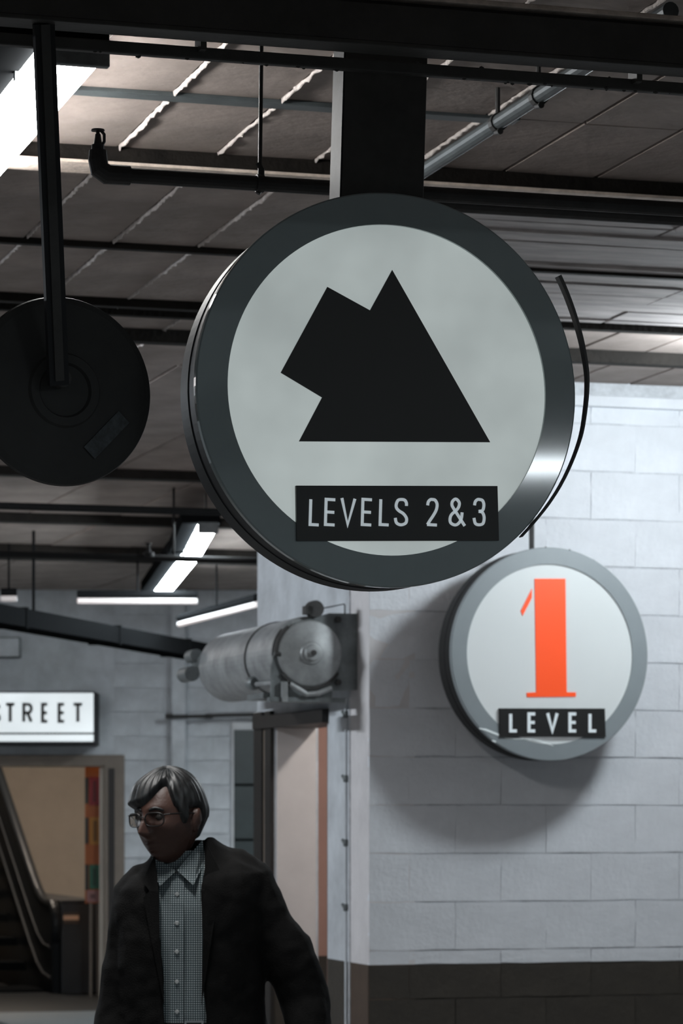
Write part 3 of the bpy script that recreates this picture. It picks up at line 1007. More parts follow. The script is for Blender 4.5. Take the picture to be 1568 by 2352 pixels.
# two long pipes across the far left ceiling
def cross_pipe(py, z, s_px0, s_px1, r, label):
    Y = (z - CAMZ) * F / (HY - py)
    p = at(250, py, Y)
    t_ = to_st(p)[1]
    s_a = to_st(at(s_px0, py, Y))[0]
    s_b = to_st(at(s_px1, py, Y))[0]
    return pipe('ceiling_pipe', label, [st(s_a, t_, z), st(s_b, t_, z)], r, M['pipe_far'])[0], st(s_a, t_, z)
pa, oa = cross_pipe(1169, 3.0, -60, 640, .0175, 'upper of the two level black pipes at lower left, just below the mirror')
pb, ob = cross_pipe(1279, 3.0, -60, 650, .0185, 'lower level black pipe at left with a sprinkler head, crossing the far lights')
for root, oo, px_, sc_ in ((pa, oa, 620, 1), (pb, ob, 405, 1)):
    s_ = to_st(at(px_, 1200, 14.4 if root is pa else 17.1))[0] - to_st(oo)[0]
    b = B(); tube(b, [st(s_, 0, 0), st(s_, 0, CZ - 3.0)], .007, 8)
    part('hanger_rod', b, M['pipe_far'], root)
s_ = to_st(at(343, 1279, 17.1))[0] - to_st(ob)[0]
b = B(); tube(b, [st(s_, 0, 0), st(s_, 0, .03), st(s_, 0, .035), st(s_, 0, .075), st(s_, 0, .077), st(s_, 0, .083)], [.035, .03, .012, .01, .018, .018], 12)
part('sprinkler_head', b, M['pipe_far'], pb)

# dark duct slanting along above the back wall
u, v = at(-120, 1394, 18.3), at(470, 1500, 23.6)
m_ = (u + v) / 2
duct = thing('duct', 'dark steel duct slanting down to the right over the far left wall', 'duct', m_)
dd = (v - u)
ln = dd.length
rot = dd.to_track_quat('Y', 'Z').to_euler()
b = B(); box(b, -.11, .11, -ln / 2, ln / 2, -.06, .06, .006)
part('casing', b, M['duct'], duct, rot=rot)
for f in (-.30, .05, .36):
    b = B(); box(b, -.118, .118, ln * f - .02, ln * f + .02, -.068, .068)
    part('joint_band', b, M['duct'], duct, rot=rot)
for f in (.28,):
    c = u + dd * f - m_
    b = B(); tube(b, [c + Vector((0, 0, .05)), Vector((c.x, c.y, CZ - m_.z))], .010, 8)
    part('hanger', b, M['duct'], duct)
# junction box on the wall header
b = B(); box(b, -.11, .11, -.09, 0, -.085, .085, .008)
jb = thing('junction_box', 'pale metal junction box high on the far left wall', 'box', at(18, 1488, YB))
part('case', b, M['galv_dark'], jb)
b = B(); box(b, -.10, .10, -.098, -.09, -.075, .075, .003)
part('cover', b, M['wall_side'], jb)

# level pipe on the back wall beside the shutter
hp, o = pipe('wall_pipe', 'thin level pipe on the back wall left of the shutter door', [at(384, 1646, YB - .15), at(470, 1645, YB - .15), at(500, 1643, YB - .15), at(600, 1641, YB - .15)], .016, M['pipe_black'])
for px_ in (388, 480, 590):
    c = at(px_, 1645, YB - .15) - o
    b = B(); tube(b, [c, c + Vector((0, .16, 0))], .012, 8)
    tube(b, [c - Vector((.03, 0, 0)), c + Vector((.03, 0, 0))], .022, 10)
    part('bracket', b, M['pipe_black'], hp)

# ------------------------------------------------------------------ roller shutter drum above the opening
AXD = 0.205                                            # axis this far out from the side wall
zc = 2.235
tc = to_st(at(712, 1505, 12.80))
sh = thing('roller_shutter', 'galvanised roller shutter drum with round end disc above the lit side doorway', 'shutter', st(tc[0], tc[1], zc), A)
wx = S_COR - tc[0]                                     # wall face in local x
DR, DL = 0.158, 1.34
b = B(); lathe(b, [(0, 0.035), (DR, 0.035), (DR, DL - .03), (DR - .012, DL - .008), (DR - .05, DL), (0, DL)], 48)
part('hood', b, M['galv'], sh, smooth=False)
# end bracket plate with rounded lower left
pl = [(-.165, -.05), (-.165, -.19), (.10, -.19), (.10, -.155), (wx, -.15), (wx, .172), (.09, .172), (-.06, .13), (-.13, .07)]
b = B(); prism(b, pl, 0.015, 0.032)
part('end_plate', b, M['galv_dark'], sh)
b = B(); box(b, -.175, .155, .0, .05, -.205, -.185); box(b, -.19, -.08, .05, .32, -.19, -.165)
part('bottom_rail', b, M['galv_dark'], sh)
RD = 0.139
b = B(); lathe(b, [(0, -.052), (.012, -.052), (.014, -.046), (.03, -.045), (.034, -.032), (.045, -.030), (.05, -.022), (.095, -.012), (RD - .006, -.004), (RD, 0.0), (RD, .016), (RD - .01, .016)], 64)
part('end_disc', b, M['galv'], sh, smooth=False)
b = B(); lathe(b, [(0, -.065), (.012, -.065), (.013, -.05), (0, -.05)], 6)
part('hub_nut', b, M['pipe_black'], sh)
for a0_, a1_ in ((130, 185), (215, 330)):
    b = B()
    pts = [(.147 * math.cos(R(a)), .147 * math.sin(R(a))) for a in range(a0_, a1_ + 1, 8)]
    ribbon(b, pts, .006, 0.0, .014)
    part('disc_guard', b, M['pipe_black'], sh)
for y in (.47,):
    b = B()
    lathe(b, [(DR + .001, y - .006), (DR + .005, y - .006), (DR + .005, y + .006), (DR + .001, y + .006)], 48)
    part('hood_strap', b, M['pipe_black'], sh)
b = B(); lathe(b, [(0, .385), (.022, .385), (.03, .40), (.03, .45), (0, .45)], 20, cx=-.135, cz=-.11)
part('strap_lug', b, M['galv_dark'], sh)
b = B(); tube(b, [(-.13, .40, -.115), (-.10, .1, -.12), (-.09, .02, -.125)], .011, 10)
part('push_rod', b, M['galv'], sh)
b = B(); tube(b, [(-.09, -.01, -.13), (-.02, -.015, -.172), (.03, -.015, -.168), (.09, -.015, -.145)], [.012, .012, .013, .010], 10)
box(b, -.125, -.10, -.012, .012, -.205, -.12)
part('crank_lever', b, M['galv'], sh)
b = B(); tube(b, [(-.13, -.005, -.005), (-.155, -.005, -.005)], .010, 10)
part('stop_pin', b, M['pipe_black'], sh)
# winding gear on the far end
b = B(); lathe(b, [(0, 1.30), (.05, 1.30), (.055, 1.34), (.055, 1.42), (.03, 1.44), (0, 1.44)], 24, cx=-.11, cz=.02)
lathe(b, [(0, 1.30), (.035, 1.30), (.035, 1.46), (0, 1.46)], 20, cx=-.19, cz=-.03)
lathe(b, [(0, 1.32), (.03, 1.32), (.03, 1.44), (0, 1.44)], 20, cx=-.165, cz=.055)
part('winding_gear', b, M['galv_dark'], sh)
b = B(); lathe(b, [(0, 0.0), (.036, 0.0), (.036, .05), (.02, .06), (0, .06)], 20, cx=.025, cz=.188)
box(b, -.02, .015, .0, .05, .165, .20)
part('top_catch', b, M['pipe_black'], sh)
b = B(); tube(b, [(.05, .02, .19), (.10, .02, .20), (.155, .02, .212), (.158, .02, .205), (.158, .02, .15)], .003, 6)
part('cable', b, M['pipe_black'], sh)
for x, z in ((.125, .145), (.125, -.12)):
    b = B(); lathe(b, [(0, 0.0), (.014, 0.0), (.014, .016), (0, .016)], 6, cx=x, cz=z)
    part('plate_bolt', b, M['pipe_black'], sh)

# conduit with clips beside the opening
cs, ct = S_COR - .012, T_WALL + .30
cv = thing('wall_conduit', 'thin vertical conduit with four clips on the wall beside the lit doorway', 'conduit', st(cs, ct, 0.05), A)
b = B(); tube(b, [(0, 0, 0), (0, 0, 2.0)], .0065, 10)
part('run', b, M['wall_side'], cv)
for py in (1640, 1788, 1936, 2085):
    z = CAMZ + (HY - py) / F * 12.95 - .05
    b = B(); tube(b, [(-.002, 0, z - .014), (-.002, 0, z + .014)], .0105, 10)
    tube(b, [(-.006, .03, z + .012), (-.006, -.012, z - .01)], .007, 8)
    part('clip', b, M['galv_dark'], cv)

# ------------------------------------------------------------------ escalator in the hall
esc = thing('escalator', 'black escalator rising to the left behind the opening below the lit sign', 'escalator', (at(130, 2065, 26.0).x, 26.0, 0), A * 1.06)
# local y runs up the slope, x across; the newel end is at y = 0
HZ, RZ = 0.80, 0.19
def hpath():
    pts = []
    for a in range(-90, 91, 15):                       # newel half circle
        pts.append((0, .19 - .19 * math.cos(R(a)) - 0.0, HZ - .19 + .19 * math.sin(R(a))))
    pts += [(0, .30, HZ), (0, .42, HZ + .005), (0, .55, HZ + .03), (0, .72, HZ + .09), (0, .95, HZ + .21)]
    y, z = .95, HZ + .21
    for i in range(6):
        y += .55; z += .55 * math.tan(R(31))
        pts.append((0, y, z))
    return pts
hp_ = hpath()
def balustrade(x, tag_):
    b = B(); tube(b, [(x, p[1], p[2]) for p in hp_], .042, 14, flat=0.8)
    part('handrail', b, M['rubber'], esc, smooth=False)
    b = B()
    top = [(p[1], p[2] - .03) for p in hp_ if p[2] > HZ - .2 or p[1] > .2]
    poly = [(0.03, .0)] + [(max(.03, y), z) for y, z in top] + [(top[-1][0], .0)]
    a_ = [b.verts.new((x - .03, y, z)) for y, z in poly]
    c_ = [b.verts.new((x + .03, y, z)) for y, z in poly]
    b.faces.new(a_); b.faces.new(list(reversed(c_)))
    for i in range(len(poly)):
        j = (i + 1) % len(poly)
        b.faces.new((a_[i], c_[i], c_[j], a_[j]))
    bmesh.ops.recalc_face_normals(b, faces=b.faces)
    part('balustrade', b, M['esc_panel'], esc)
    b = B()
    tube(b, [(x - .045, .05, .16), (x - .045, .35, .19), (x - .045, .6, .27), (x - .045, .95, .46), (x - .045, 3.0, 1.69)], .012, 10)
    part('skirt_trim', b, M['esc_steel'], esc)
    b = B()
    tube(b, [(x - .04, .06, .42), (x - .04, .35, .44), (x - .04, .6, .52), (x - .04, .95, .71), (x - .04, 3.0, 1.94)], .010, 10)
    part('panel_trim', b, M['esc_steel'], esc)
balustrade(0.0, 'right'); balustrade(-1.05, 'left')
b = B(); box(b, .045, .42, .02, 3.2, 0, .80, .012)
part('cladding', b, M['esc_steel'], esc)
b = B(); box(b, .045, .42, .015, 3.2, .80, .825, .006)
part('deck', b, M['esc_steel'], esc)
b = B(); box(b, .055, .20, .008, .022, .62, .72, .003)
part('reflection_border', b, M['brown_edge'], esc)  # brown border painted round the copper reflection
b = B(); box(b, .06, .195, .004, .012, .655, .695, .002)
part('copper_reflection', b, mat('copper reflection', (.80, .52, .36), .3, .6), esc)  # copper reflection painted as a patch on the dark cladding
for i in range(7):
    y0 = .25 + max(0, i - 1) * .40 + (0 if i == 0 else .4)
    z0 = max(0, i - 1) * .2
    b = B(); box(b, -1.0, -.05, y0, y0 + .4, max(0.0, z0 - .02), z0 + .05)
    st_ = part('step', b, M['duct'], esc)
b = B(); box(b, -1.15, .42, -2.3, .24, .0, .03, .005)
part('comb_plate', b, M['rubber'], esc)
b = B(); box(b, -1.15, .42, -4.8, -2.32, .0, .03, .005)
part('landing_plate', b, M['esc_plate'], esc)

# directory board with coloured placards, at the right inside the opening
ky = 25.45 / F
board = thing('directory_board', 'narrow orange board with red, yellow and green placards inside the opening', 'board', ((215 - CX) * ky, 25.45, 0.0))
def wz(py): return CAMZ + (HY - py) * ky
def bxx(px): return (px - 215) * ky
b = B(); box(b, bxx(195), bxx(236), 0, .02, wz(2075), wz(1757), .003)
part('backing', b, M['p_orange'], board)
for m_n, x0, x1, y0, y1 in (('p_red', 205, 229, 1785, 1850), ('p_yellow', 206, 231, 1877, 1940), ('p_green', 205, 229, 1986, 2042), ('p_pink', 199, 227, 2045, 2072)):
    b = B(); box(b, bxx(x0), bxx(x1), -.012, 0.0, wz(y1), wz(y0), .003)
    pp = part('placard', b, M[m_n], board)
    b = B(); box(b, bxx(x0 + 8), bxx(x1 - 8), -.015, -.010, wz(y1 - 8), wz(y0 + 8), .002)
    part('emblem', b, mat(m_n + ' emblem', tuple(c * .45 for c in M[m_n].node_tree.nodes['Principled BSDF'].inputs[0].default_value[:3]), .5), pp)
for y0, y1 in ((1786, 1846), (1878, 1938), (1986, 2044)):
    b = B(); box(b, bxx(195.5), bxx(203), -.014, 0.0, wz(y1), wz(y0), .002)
    part('side_strip', b, M['p_dark'], board)
b = B(); box(b, bxx(205), bxx(211), .0, .02, .032, wz(2074)); box(b, bxx(222), bxx(228), .0, .02, .032, wz(2074))
part('stand', b, M['taupe'], board)

# ------------------------------------------------------------------ the man
YM = 8.05
man = thing('person', 'grey haired person in glasses, black jacket and checked shirt walking at lower left', 'person', (-0.40, YM, 0))
def lx(px): return (px - 436) / 870.0
def lz(py): return CAMZ + (HY - py) / 870.0

def bake(o, name, m, smooth=True, parent=man):
    """apply the modifiers of a temporary object and keep the result as a plain mesh"""
    bpy.context.view_layer.update()
    dg = bpy.context.evaluated_depsgraph_get()
    me = bpy.data.meshes.new_from_object(o.evaluated_get(dg))
    me.name = name
    bpy.data.objects.remove(o)
    if smooth:
        me.polygons.foreach_set('use_smooth', [True] * len(me.polygons))
    me.materials.clear()
    me.materials.append(m)
    n = bpy.data.objects.new(name, me)
    COL.objects.link(n)
    n.parent = parent
    return n

def skin_obj(verts, edges, radii, root=0, sub=2):
    me = bpy.data.meshes.new('tmp')
    me.from_pydata([Vector(v) for v in verts], edges, [])
    o = bpy.data.objects.new('tmp', me)
    COL.objects.link(o)
    sk = o.modifiers.new('skin', 'SKIN')
    sk.use_smooth_shade = True
    ly = me.skin_vertices[0] if me.skin_vertices else None
    if ly is None:
        bpy.context.view_layer.update()
        ly = me.skin_vertices[0]
    for i, r_ in enumerate(radii):
        rr2 = r_ if isinstance(r_, tuple) else (r_, r_)
        ly.data[i].radius = rr2
        ly.data[i].use_root = (i == root)
    sb = o.modifiers.new('sub', 'SUBSURF')
    sb.levels = sub; sb.render_levels = sub
    return o

def to_bm(o):
    bpy.context.view_layer.update()
    dg = bpy.context.evaluated_depsgraph_get()
    me = bpy.data.meshes.new_from_object(o.evaluated_get(dg))
    bpy.data.objects.remove(o)
    b = B(); b.from_mesh(me)
    bpy.data.meshes.remove(me)
    return b

# ---- head surface: direction -> point, face towards -y
def g(x, z, cx, cz, sx_, sz_):
    return math.exp(-((x - cx) / sx_) ** 2 - ((z - cz) / sz_) ** 2)
def head_point(d):
    x, y, z = d
    px_, py_, pz_ = .077 * x, .097 * y, .116 * z
    if z < 0:                                         # jaw narrows, back of the skull draws in to the neck
        k = min(1.0, -z)
        px_ *= 1 - .26 * k ** 1.5
        if y > 0:
            py_ *= 1 - .48 * k
        else:
            py_ *= 1 + .02 * k
        # square the chin
        if y < 0:
            px_ *= 1 + .10 * math.sin(math.pi * min(1, k))
            py_ -= .012 * g(px_, pz_, 0, -.098, .03, .025)
    else:
        px_ *= 1 - .04 * z
        if y > 0:
            py_ *= 1.03
    if y < 0:
        f = min(1.0, -y * 1.6)
        X, Z = px_, pz_
        o = 0.0
        o += .006 * g(X, Z, 0, .034, .05, .014)                          # brow
        o -= .012 * (g(X, Z, .031, .012, .017, .013) + g(X, Z, -.031, .012, .017, .013))   # eye sockets
        o += .006 * (g(X, Z, .031, .010, .010, .007) + g(X, Z, -.031, .010, .010, .007))   # eyelids
        o += .010 * g(X, Z, 0, .008, .009, .018)                         # nose bridge
        o += .026 * g(X, Z, 0, -.018, .012, .020)                        # nose
        o += .015 * g(X, Z, 0, -.030, .013, .010)                        # tip
        o += .006 * (g(X, Z, .013, -.032, .007, .007) + g(X, Z, -.013, -.032, .007, .007))  # nostrils
        o += .005 * (g(X, Z, .043, -.012, .02, .018) + g(X, Z, -.043, -.012, .02, .018))   # cheeks
        o += .010 * g(X, Z, 0, -.060, .022, .006)                        # upper lip
        o -= .006 * g(X, Z, 0, -.0665, .024, .003)
        o += .010 * g(X, Z, 0, -.073, .018, .006)                        # lower lip
        o -= .003 * g(X, Z, 0, -.084, .02, .006)
        py_ -= o * f
    return Vector((px_, py_, pz_))
def head_dirs(nu, nv):
    for j in range(nv + 1):
        th = math.pi * j / nv
        for i in range(nu):
            ph = 2 * math.pi * i / nu
            yield j, i, (math.sin(th) * math.cos(ph), math.sin(th) * math.sin(ph), math.cos(th))
HYAW, HPITCH = R(-38), R(4)
HEAD = Matrix.Translation((-.050, -.035, 1.546)) @ Matrix.Rotation(HYAW, 4, 'Z') @ Matrix.Rotation(HPITCH, 4, 'X') @ Matrix.Rotation(R(-2), 4, 'Y')

NU, NV = 160, 120
hb_ = B()
grid = {}
for j, i, d in head_dirs(NU, NV):
    if j in (0, NV) and i:
        grid[j, i] = grid[j, 0]
        continue
    grid[j, i] = hb_.verts.new(head_point(d))
for j in range(NV):
    for i in range(NU):
        q = [grid[j, i], grid[j + 1, i], grid[j + 1, (i + 1) % NU], grid[j, (i + 1) % NU]]
        u_ = []
        for v_ in q:
            if v_ not in u_:
                u_.append(v_)
        if len(u_) > 2:
            hb_.faces.new(u_)
# ears: flattened shells with a rim
for sgn in (-1, 1):
    e_mx = Matrix.Translation((sgn * .077, .012, -.004)) @ Matrix.Rotation(sgn * R(22), 4, 'Z') @ Matrix.Rotation(R(-8), 4, 'X') @ Matrix.Diagonal((.011, .019, .032, 1))
    bmesh.ops.create_uvsphere(hb_, u_segments=20, v_segments=14, radius=1.0, matrix=e_mx)
    e_mx = Matrix.Translation((sgn * .083, .018, .004)) @ Matrix.Rotation(sgn * R(24), 4, 'Z') @ Matrix.Rotation(R(-8), 4, 'X') @ Matrix.Diagonal((.008, .016, .024, 1))
    bmesh.ops.create_uvsphere(hb_, u_segments=20, v_segments=14, radius=1.0, matrix=e_mx)
bmesh.ops.transform(hb_, matrix=HEAD, verts=hb_.verts)
bmesh.ops.recalc_face_normals(hb_, faces=hb_.faces)

# ---- body skeleton (one vertex per joint)
V, E_, RD_ = [], [], []
def jt(p, r_, par=None):
    V.append(p); RD_.append(r_)
    i = len(V) - 1
    if par is not None:
        E_.append((par, i))
    return i
pel = jt((0, 0, .95), (.125, .09))
spn = jt((0, .01, 1.15), (.12, .085), pel)
chs = jt((.0, .01, 1.30), (.13, .09), spn)
nb = jt((-.012, .02, 1.405), .066, chs)
nt_ = jt((-.035, .005, 1.47), .056, nb)
jt((-.045, -.01, 1.53), .05, nt_)
def hand(w, wrist, down, out, fwd):
    """palm and five unequal, slightly curled fingers; thumb leaves the side of the palm"""
    down, out, fwd = Vector(down).normalized(), Vector(out).normalized(), Vector(fwd).normalized()
    pm = jt(tuple(wrist + down * .05), (.030, .016), w)
    ends = jt(tuple(wrist + down * .085), (.034, .014), pm)
    for k, (o_, l1, l2, l3) in enumerate(((-.029, .040, .026, .020), (-.010, .045, .030, .022), (.010, .042, .028, .021), (.028, .032, .021, .018))):
        p0 = wrist + down * .092 + fwd * o_
        a = jt(tuple(p0), .0088, ends)
        p1 = p0 + down * l1 + out * -.004
        a1_ = jt(tuple(p1), .0082, a)
        p2 = p1 + (down * .9 - out * .45).normalized() * l2
        a2_ = jt(tuple(p2), .0076, a1_)
        p3 = p2 + (down * .7 - out * .7).normalized() * l3
        jt(tuple(p3), .0068, a2_)
    t0 = wrist + down * .035 - fwd * .030
    a = jt(tuple(t0), .0115, pm)
    a = jt(tuple(t0 - fwd * .022 + down * .028), .0095, a)
    jt(tuple(t0 - fwd * .030 + down * .058 - out * .006), .0078, a)
shr = jt((.155, .01, 1.375), .052, chs)
elr = jt((.300, .03, 1.09), .041, shr)
wrr = jt((.315, -.09, .86), .027, elr)
hand(wrr, Vector((.315, -.09, .86)), (0, -.25, -1), (1, 0, 0), (0, 1, -.2))
shl = jt((-.140, .01, 1.365), .052, chs)
ell = jt((-.178, .03, 1.09), .041, shl)
wrl = jt((-.205, -.04, .85), .027, ell)
hand(wrl, Vector((-.205, -.04, .85)), (0, -.15, -1), (-1, 0, 0), (0, 1, -.1))
for sgn, kn, an, toe in ((1, (.10, -.03, .50), (.105, .13, .10), (.11, .0, .045)), (-1, (-.10, -.13, .51), (-.105, -.17, .09), (-.115, -.33, .04))):
    h_ = jt((.085 * sgn, 0, .89), .085, pel)
    k_ = jt(kn, .056, h_)
    a_ = jt(an, .037, k_)
    jt(toe, .032, a_)
bb = to_bm(skin_obj(V, E_, RD_, pel, 2))
tmp_me = bpy.data.meshes.new('tmp_head'); hb_.to_mesh(tmp_me); hb_.free()
bb.from_mesh(tmp_me); bpy.data.meshes.remove(tmp_me)
me = bpy.data.meshes.new('tmp_body'); bb.to_mesh(me); bb.free()
o = bpy.data.objects.new('tmp', me); COL.objects.link(o)
rm = o.modifiers.new('r', 'REMESH'); rm.mode = 'VOXEL'; rm.voxel_size = 0.0034
sm = o.modifiers.new('s', 'SMOOTH'); sm.factor = .5; sm.iterations = 2
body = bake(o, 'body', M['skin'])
bk = B(); bk.from_mesh(body.data)                      # keep only the outer skin
seen, best = set(), []
for v_ in bk.verts:
    if v_ in seen:
        continue
    st_k, isl = [v_], []
    seen.add(v_)
    while st_k:
        c_ = st_k.pop(); isl.append(c_)
        for e_ in c_.link_edges:
            w_ = e_.other_vert(c_)
            if w_ not in seen:
                seen.add(w_); st_k.append(w_)
    if len(isl) > len(best):
        best = isl
keep = set(best)
bmesh.ops.delete(bk, geom=[v_ for v_ in bk.verts if v_ not in keep], context='VERTS')
bk.to_mesh(body.data); bk.free()

# ---- hair: a shell over the skull, swept from a parting on his left to a fringe on his right
def smooth01(a, b_, x):
    t = max(0.0, min(1.0, (x - a) / (b_ - a)))
    return t * t * (3 - 2 * t)
hr = B(); hgrid = {}
rh = random.Random(9)
NU2, NV2 = 200, 110
def hair_off(d):
    p = head_point(d)
    az = math.degrees(math.atan2(d[0], -d[1]))          # 0 = face, + = his left (image right)
    a = abs(az)
    # swept from a parting on his left across the forehead to a low fringe on his right
    hl = .026 + .012 * smooth01(-45, -8, az) + .048 * smooth01(-12, 42, az) - .055 * smooth01(44, 60, az)
    if a >= 58:
        top = .026 if az < 0 else .031
        hl = top - .045 * smooth01(60, 70, a)                   # sideburn
        hl += .038 * smooth01(76, 82, a)                        # over the ear
        hl -= (.075 if az < 0 else .085) * smooth01(104, 122, a)  # down to the nape
    k = smooth01(hl - .003, hl + .016, p.z)
    th = .013 + .006 * smooth01(.03, .1, p.z)
    if az < 0 and a < 80:
        th += .014 * math.exp(-((a - 36) / 26) ** 2) * smooth01(.0, .035, p.z) * (1 - .6 * smooth01(.075, .11, p.z))
    if a > 100:
        th += .005 * smooth01(-.03, .02, p.z)
    th *= .40 + .60 * smooth01(-.05, .03, p.z)
    th += .0012 * math.sin(az * .45 + p.z * 22) + .0007 * math.sin(az * 1.7 - p.z * 30 + 1.3)
    th -= .006 * math.exp(-((az - 50 - (p.z - .08) * 300) / 6) ** 2) * smooth01(.06, .085, p.z)      # parting
    return p, k, th
for j, i, d in head_dirs(NU2, NV2):
    if j in (0, NV2) and i:
        hgrid[j, i] = hgrid[j, 0]; continue
    p, k, th = hair_off(d)
    n_ = Vector((d[0] / .077, d[1] / .097, d[2] / .116)).normalized()
    hgrid[j, i] = (hr.verts.new(p + n_ * (th * k - .004 * (1 - k))), k)
for j in range(NV2):
    for i in range(NU2):
        q = [hgrid[j, i], hgrid[j + 1, i], hgrid[j + 1, (i + 1) % NU2], hgrid[j, (i + 1) % NU2]]
        if max(x_[1] for x_ in q) <= 0.001:
            continue
        u_ = []
        for v_, _ in q:
            if v_ not in u_:
                u_.append(v_)
        if len(u_) > 2:
            hr.faces.new(u_)
for v_ in [v_ for v_ in hr.verts if not v_.link_faces]:
    hr.verts.remove(v_)
bmesh.ops.transform(hr, matrix=HEAD, verts=hr.verts)
bmesh.ops.recalc_face_normals(hr, faces=hr.faces)
part('hair', hr, M['hair'], man, smooth=True)
# eyebrows
for sgn in (-1, 1):
    b = B()
    pts = []
    for f in range(8):
        xx = sgn * (.014 + .034 * f / 7)
        zz = .030 + .006 * math.sin(math.pi * f / 7) - .003 * f / 7
        yy = -math.sqrt(max(0, 1 - (xx / .077) ** 2 - (zz / .116) ** 2)) * .097 - .0045
        pts.append(HEAD @ Vector((xx, yy, zz)))
    tube(b, pts, [.003, .0042, .0046, .0046, .0044, .004, .0034, .002], 8)
    part('eyebrow', b, M['hair'], man, smooth=True)
# eyes
for sgn in (-1, 1):
    b = B()
    bmesh.ops.create_uvsphere(b, u_segments=20, v_segments=12, radius=.0105, matrix=HEAD @ Matrix.Translation((sgn * .031, -.078, .011)))
    part('eye', b, mat('eye white', (.09, .08, .075), .25), man, smooth=True)
    b = B()
    bmesh.ops.create_uvsphere(b, u_segments=16, v_segments=10, radius=.0056, matrix=HEAD @ Matrix.Translation((sgn * .031, -.0845, .011)) @ Matrix.Diagonal((1, .6, 1, 1)))
    part('iris', b, mat('dark iris', (.01, .008, .006), .1), man, smooth=True)

# ---- glasses
gl = B()
lens_shapes = []
for sgn in (-1, 1):
    loop = []
    for a in range(0, 361, 12):
        ca, sa = math.cos(R(a)), math.sin(R(a))
        xx = sgn * .034 + .026 * abs(ca) ** .62 * (1 if ca >= 0 else -1)
        zz = .006 + .0175 * abs(sa) ** .7 * (1 if sa >= 0 else -1)
        yy = -.108 + 9.0 * (xx ** 2) * .45
        loop.append(HEAD @ Vector((xx, yy, zz)))
    lens_shapes.append(loop)
    tube(gl, loop, .0017, 8)
    # temple arm
    tube(gl, [HEAD @ Vector((sgn * .060, -.092, .017)), HEAD @ Vector((sgn * .072, -.082, .018)), HEAD @ Vector((sgn * .081, -.02, .016)), HEAD @ Vector((sgn * .083, .012, .012)), HEAD @ Vector((sgn * .081, .032, -.008))], .0021, 8)
tube(gl, [HEAD @ Vector((-.010, -.107, .010)), HEAD @ Vector((0, -.112, .014)), HEAD @ Vector((.010, -.107, .010))], .0018, 8)
glasses = part('glasses', gl, M['leather'], man, label='thin dark framed glasses')
for loop in lens_shapes:
    b = B()
    c_ = sum((Vector(p_) for p_ in loop[:-1]), Vector()) / (len(loop) - 1)
    vs_ = [b.verts.new(p_) for p_ in loop[:-1]]
    cv_ = b.verts.new(c_)
    for k in range(len(vs_)):
        b.faces.new((cv_, vs_[k], vs_[(k + 1) % len(vs_)]))
    r_ = bmesh.ops.solidify(b, geom=b.faces[:], thickness=.0012)
    part('lens', b, M['glass'], glasses)

# ---- shirt: tube inside the jacket, collar, placket and buttons
def ring_pts(z, cx, cy, rx, ry, n, f0=0.0, f1=2 * math.pi, tilt=0.0, ex=2.3):
    out = []
    for k in range(n):
        f = f0 + (f1 - f0) * k / (n - 1)
        s_, c_ = math.sin(f), math.cos(f)
        x = rx * abs(s_) ** (2 / ex) * (1 if s_ >= 0 else -1)
        y = -ry * abs(c_) ** (2 / ex) * (1 if c_ >= 0 else -1)
        out.append(Vector((cx + x, cy + y, z + tilt * x)))
    return out
SH = [(.88, -.0, .01, .165, .112), (.98, 0, .01, .165, .112), (1.05, -.005, .01, .163, .112), (1.15, -.008, .01, .165, .114), (1.26, -.010, .01, .168, .114),
      (1.33, -.012, .01, .165, .108), (1.385, -.014, .012, .145, .094), (1.415, -.016, .012, .11, .080), (1.435, -.022, .012, .082, .070), (1.462, -.032, .008, .072, .068)]
b = B()
rows = []
for (z, cx, cy, rx, ry) in SH:
    ps = ring_pts(z, cx, cy, rx, ry, 61, tilt=.06)[:-1]
    row = []
    for k, p in enumerate(ps):
        w_ = .0035 * math.sin(z * 46 + p.x * 38) + .003 * math.sin(z * 90 - p.x * 60) * smooth01(1.3, 1.0, z)
        p.y += w_ * (1 if p.y < 0 else 0)
        row.append(b.verts.new(p))
    rows.append(row)
for r0, r1 in zip(rows, rows[1:]):
    for k in range(60):
        b.faces.new((r0[k], r0[(k + 1) % 60], r1[(k + 1) % 60], r1[k]))
bmesh.ops.subdivide_edges(b, edges=b.edges[:], cuts=1, smooth=.6)
bmesh.ops.recalc_face_normals(b, faces=b.faces)
shirt = part('shirt', b, M['shirt'], man, smooth=True, label='checked button-down shirt')
def front_y(x, z):                                     # shirt front at a height
    for (a, c) in zip(SH, SH[1:]):
        if a[0] <= z <= c[0]:
            f = (z - a[0]) / (c[0] - a[0])
            cx, cy, rx, ry = [a[i] + (c[i] - a[i]) * f for i in (1, 2, 3, 4)]
            u_ = min(.98, abs((x - cx) / rx))
            return cy - ry * (1 - u_ ** 2.3) ** (1 / 2.3)
    return -.1
# placket
b = B()
prev = None
for k in range(24):
    z = .99 + (1.40 - .99) * k / 23
    xc = lx(411) + .004 * (z - 1.2)
    row = [b.verts.new((xc + dx, front_y(xc + dx, z) - dy, z)) for dx, dy in ((-.018, .004), (-.017, .0065), (.017, .0065), (.018, .004))]
    if prev:
        for i in range(3):
            b.faces.new((prev[i], prev[i + 1], row[i + 1], row[i]))
    prev = row
bmesh.ops.recalc_face_normals(b, faces=b.faces)
part('placket', b, M['shirt'], shirt)
for py in (2052, 2117, 2182, 2250, 2318):
    z = lz(py)
    b = B(); lathe(b, [(0, -.0018), (.0045, -.0018), (.0058, 0.0), (.0058, .002), (0, .002)], 16)
    part('button', b, M['button'], shirt, loc=(lx(411), front_y(lx(411), z) - .0085, z))
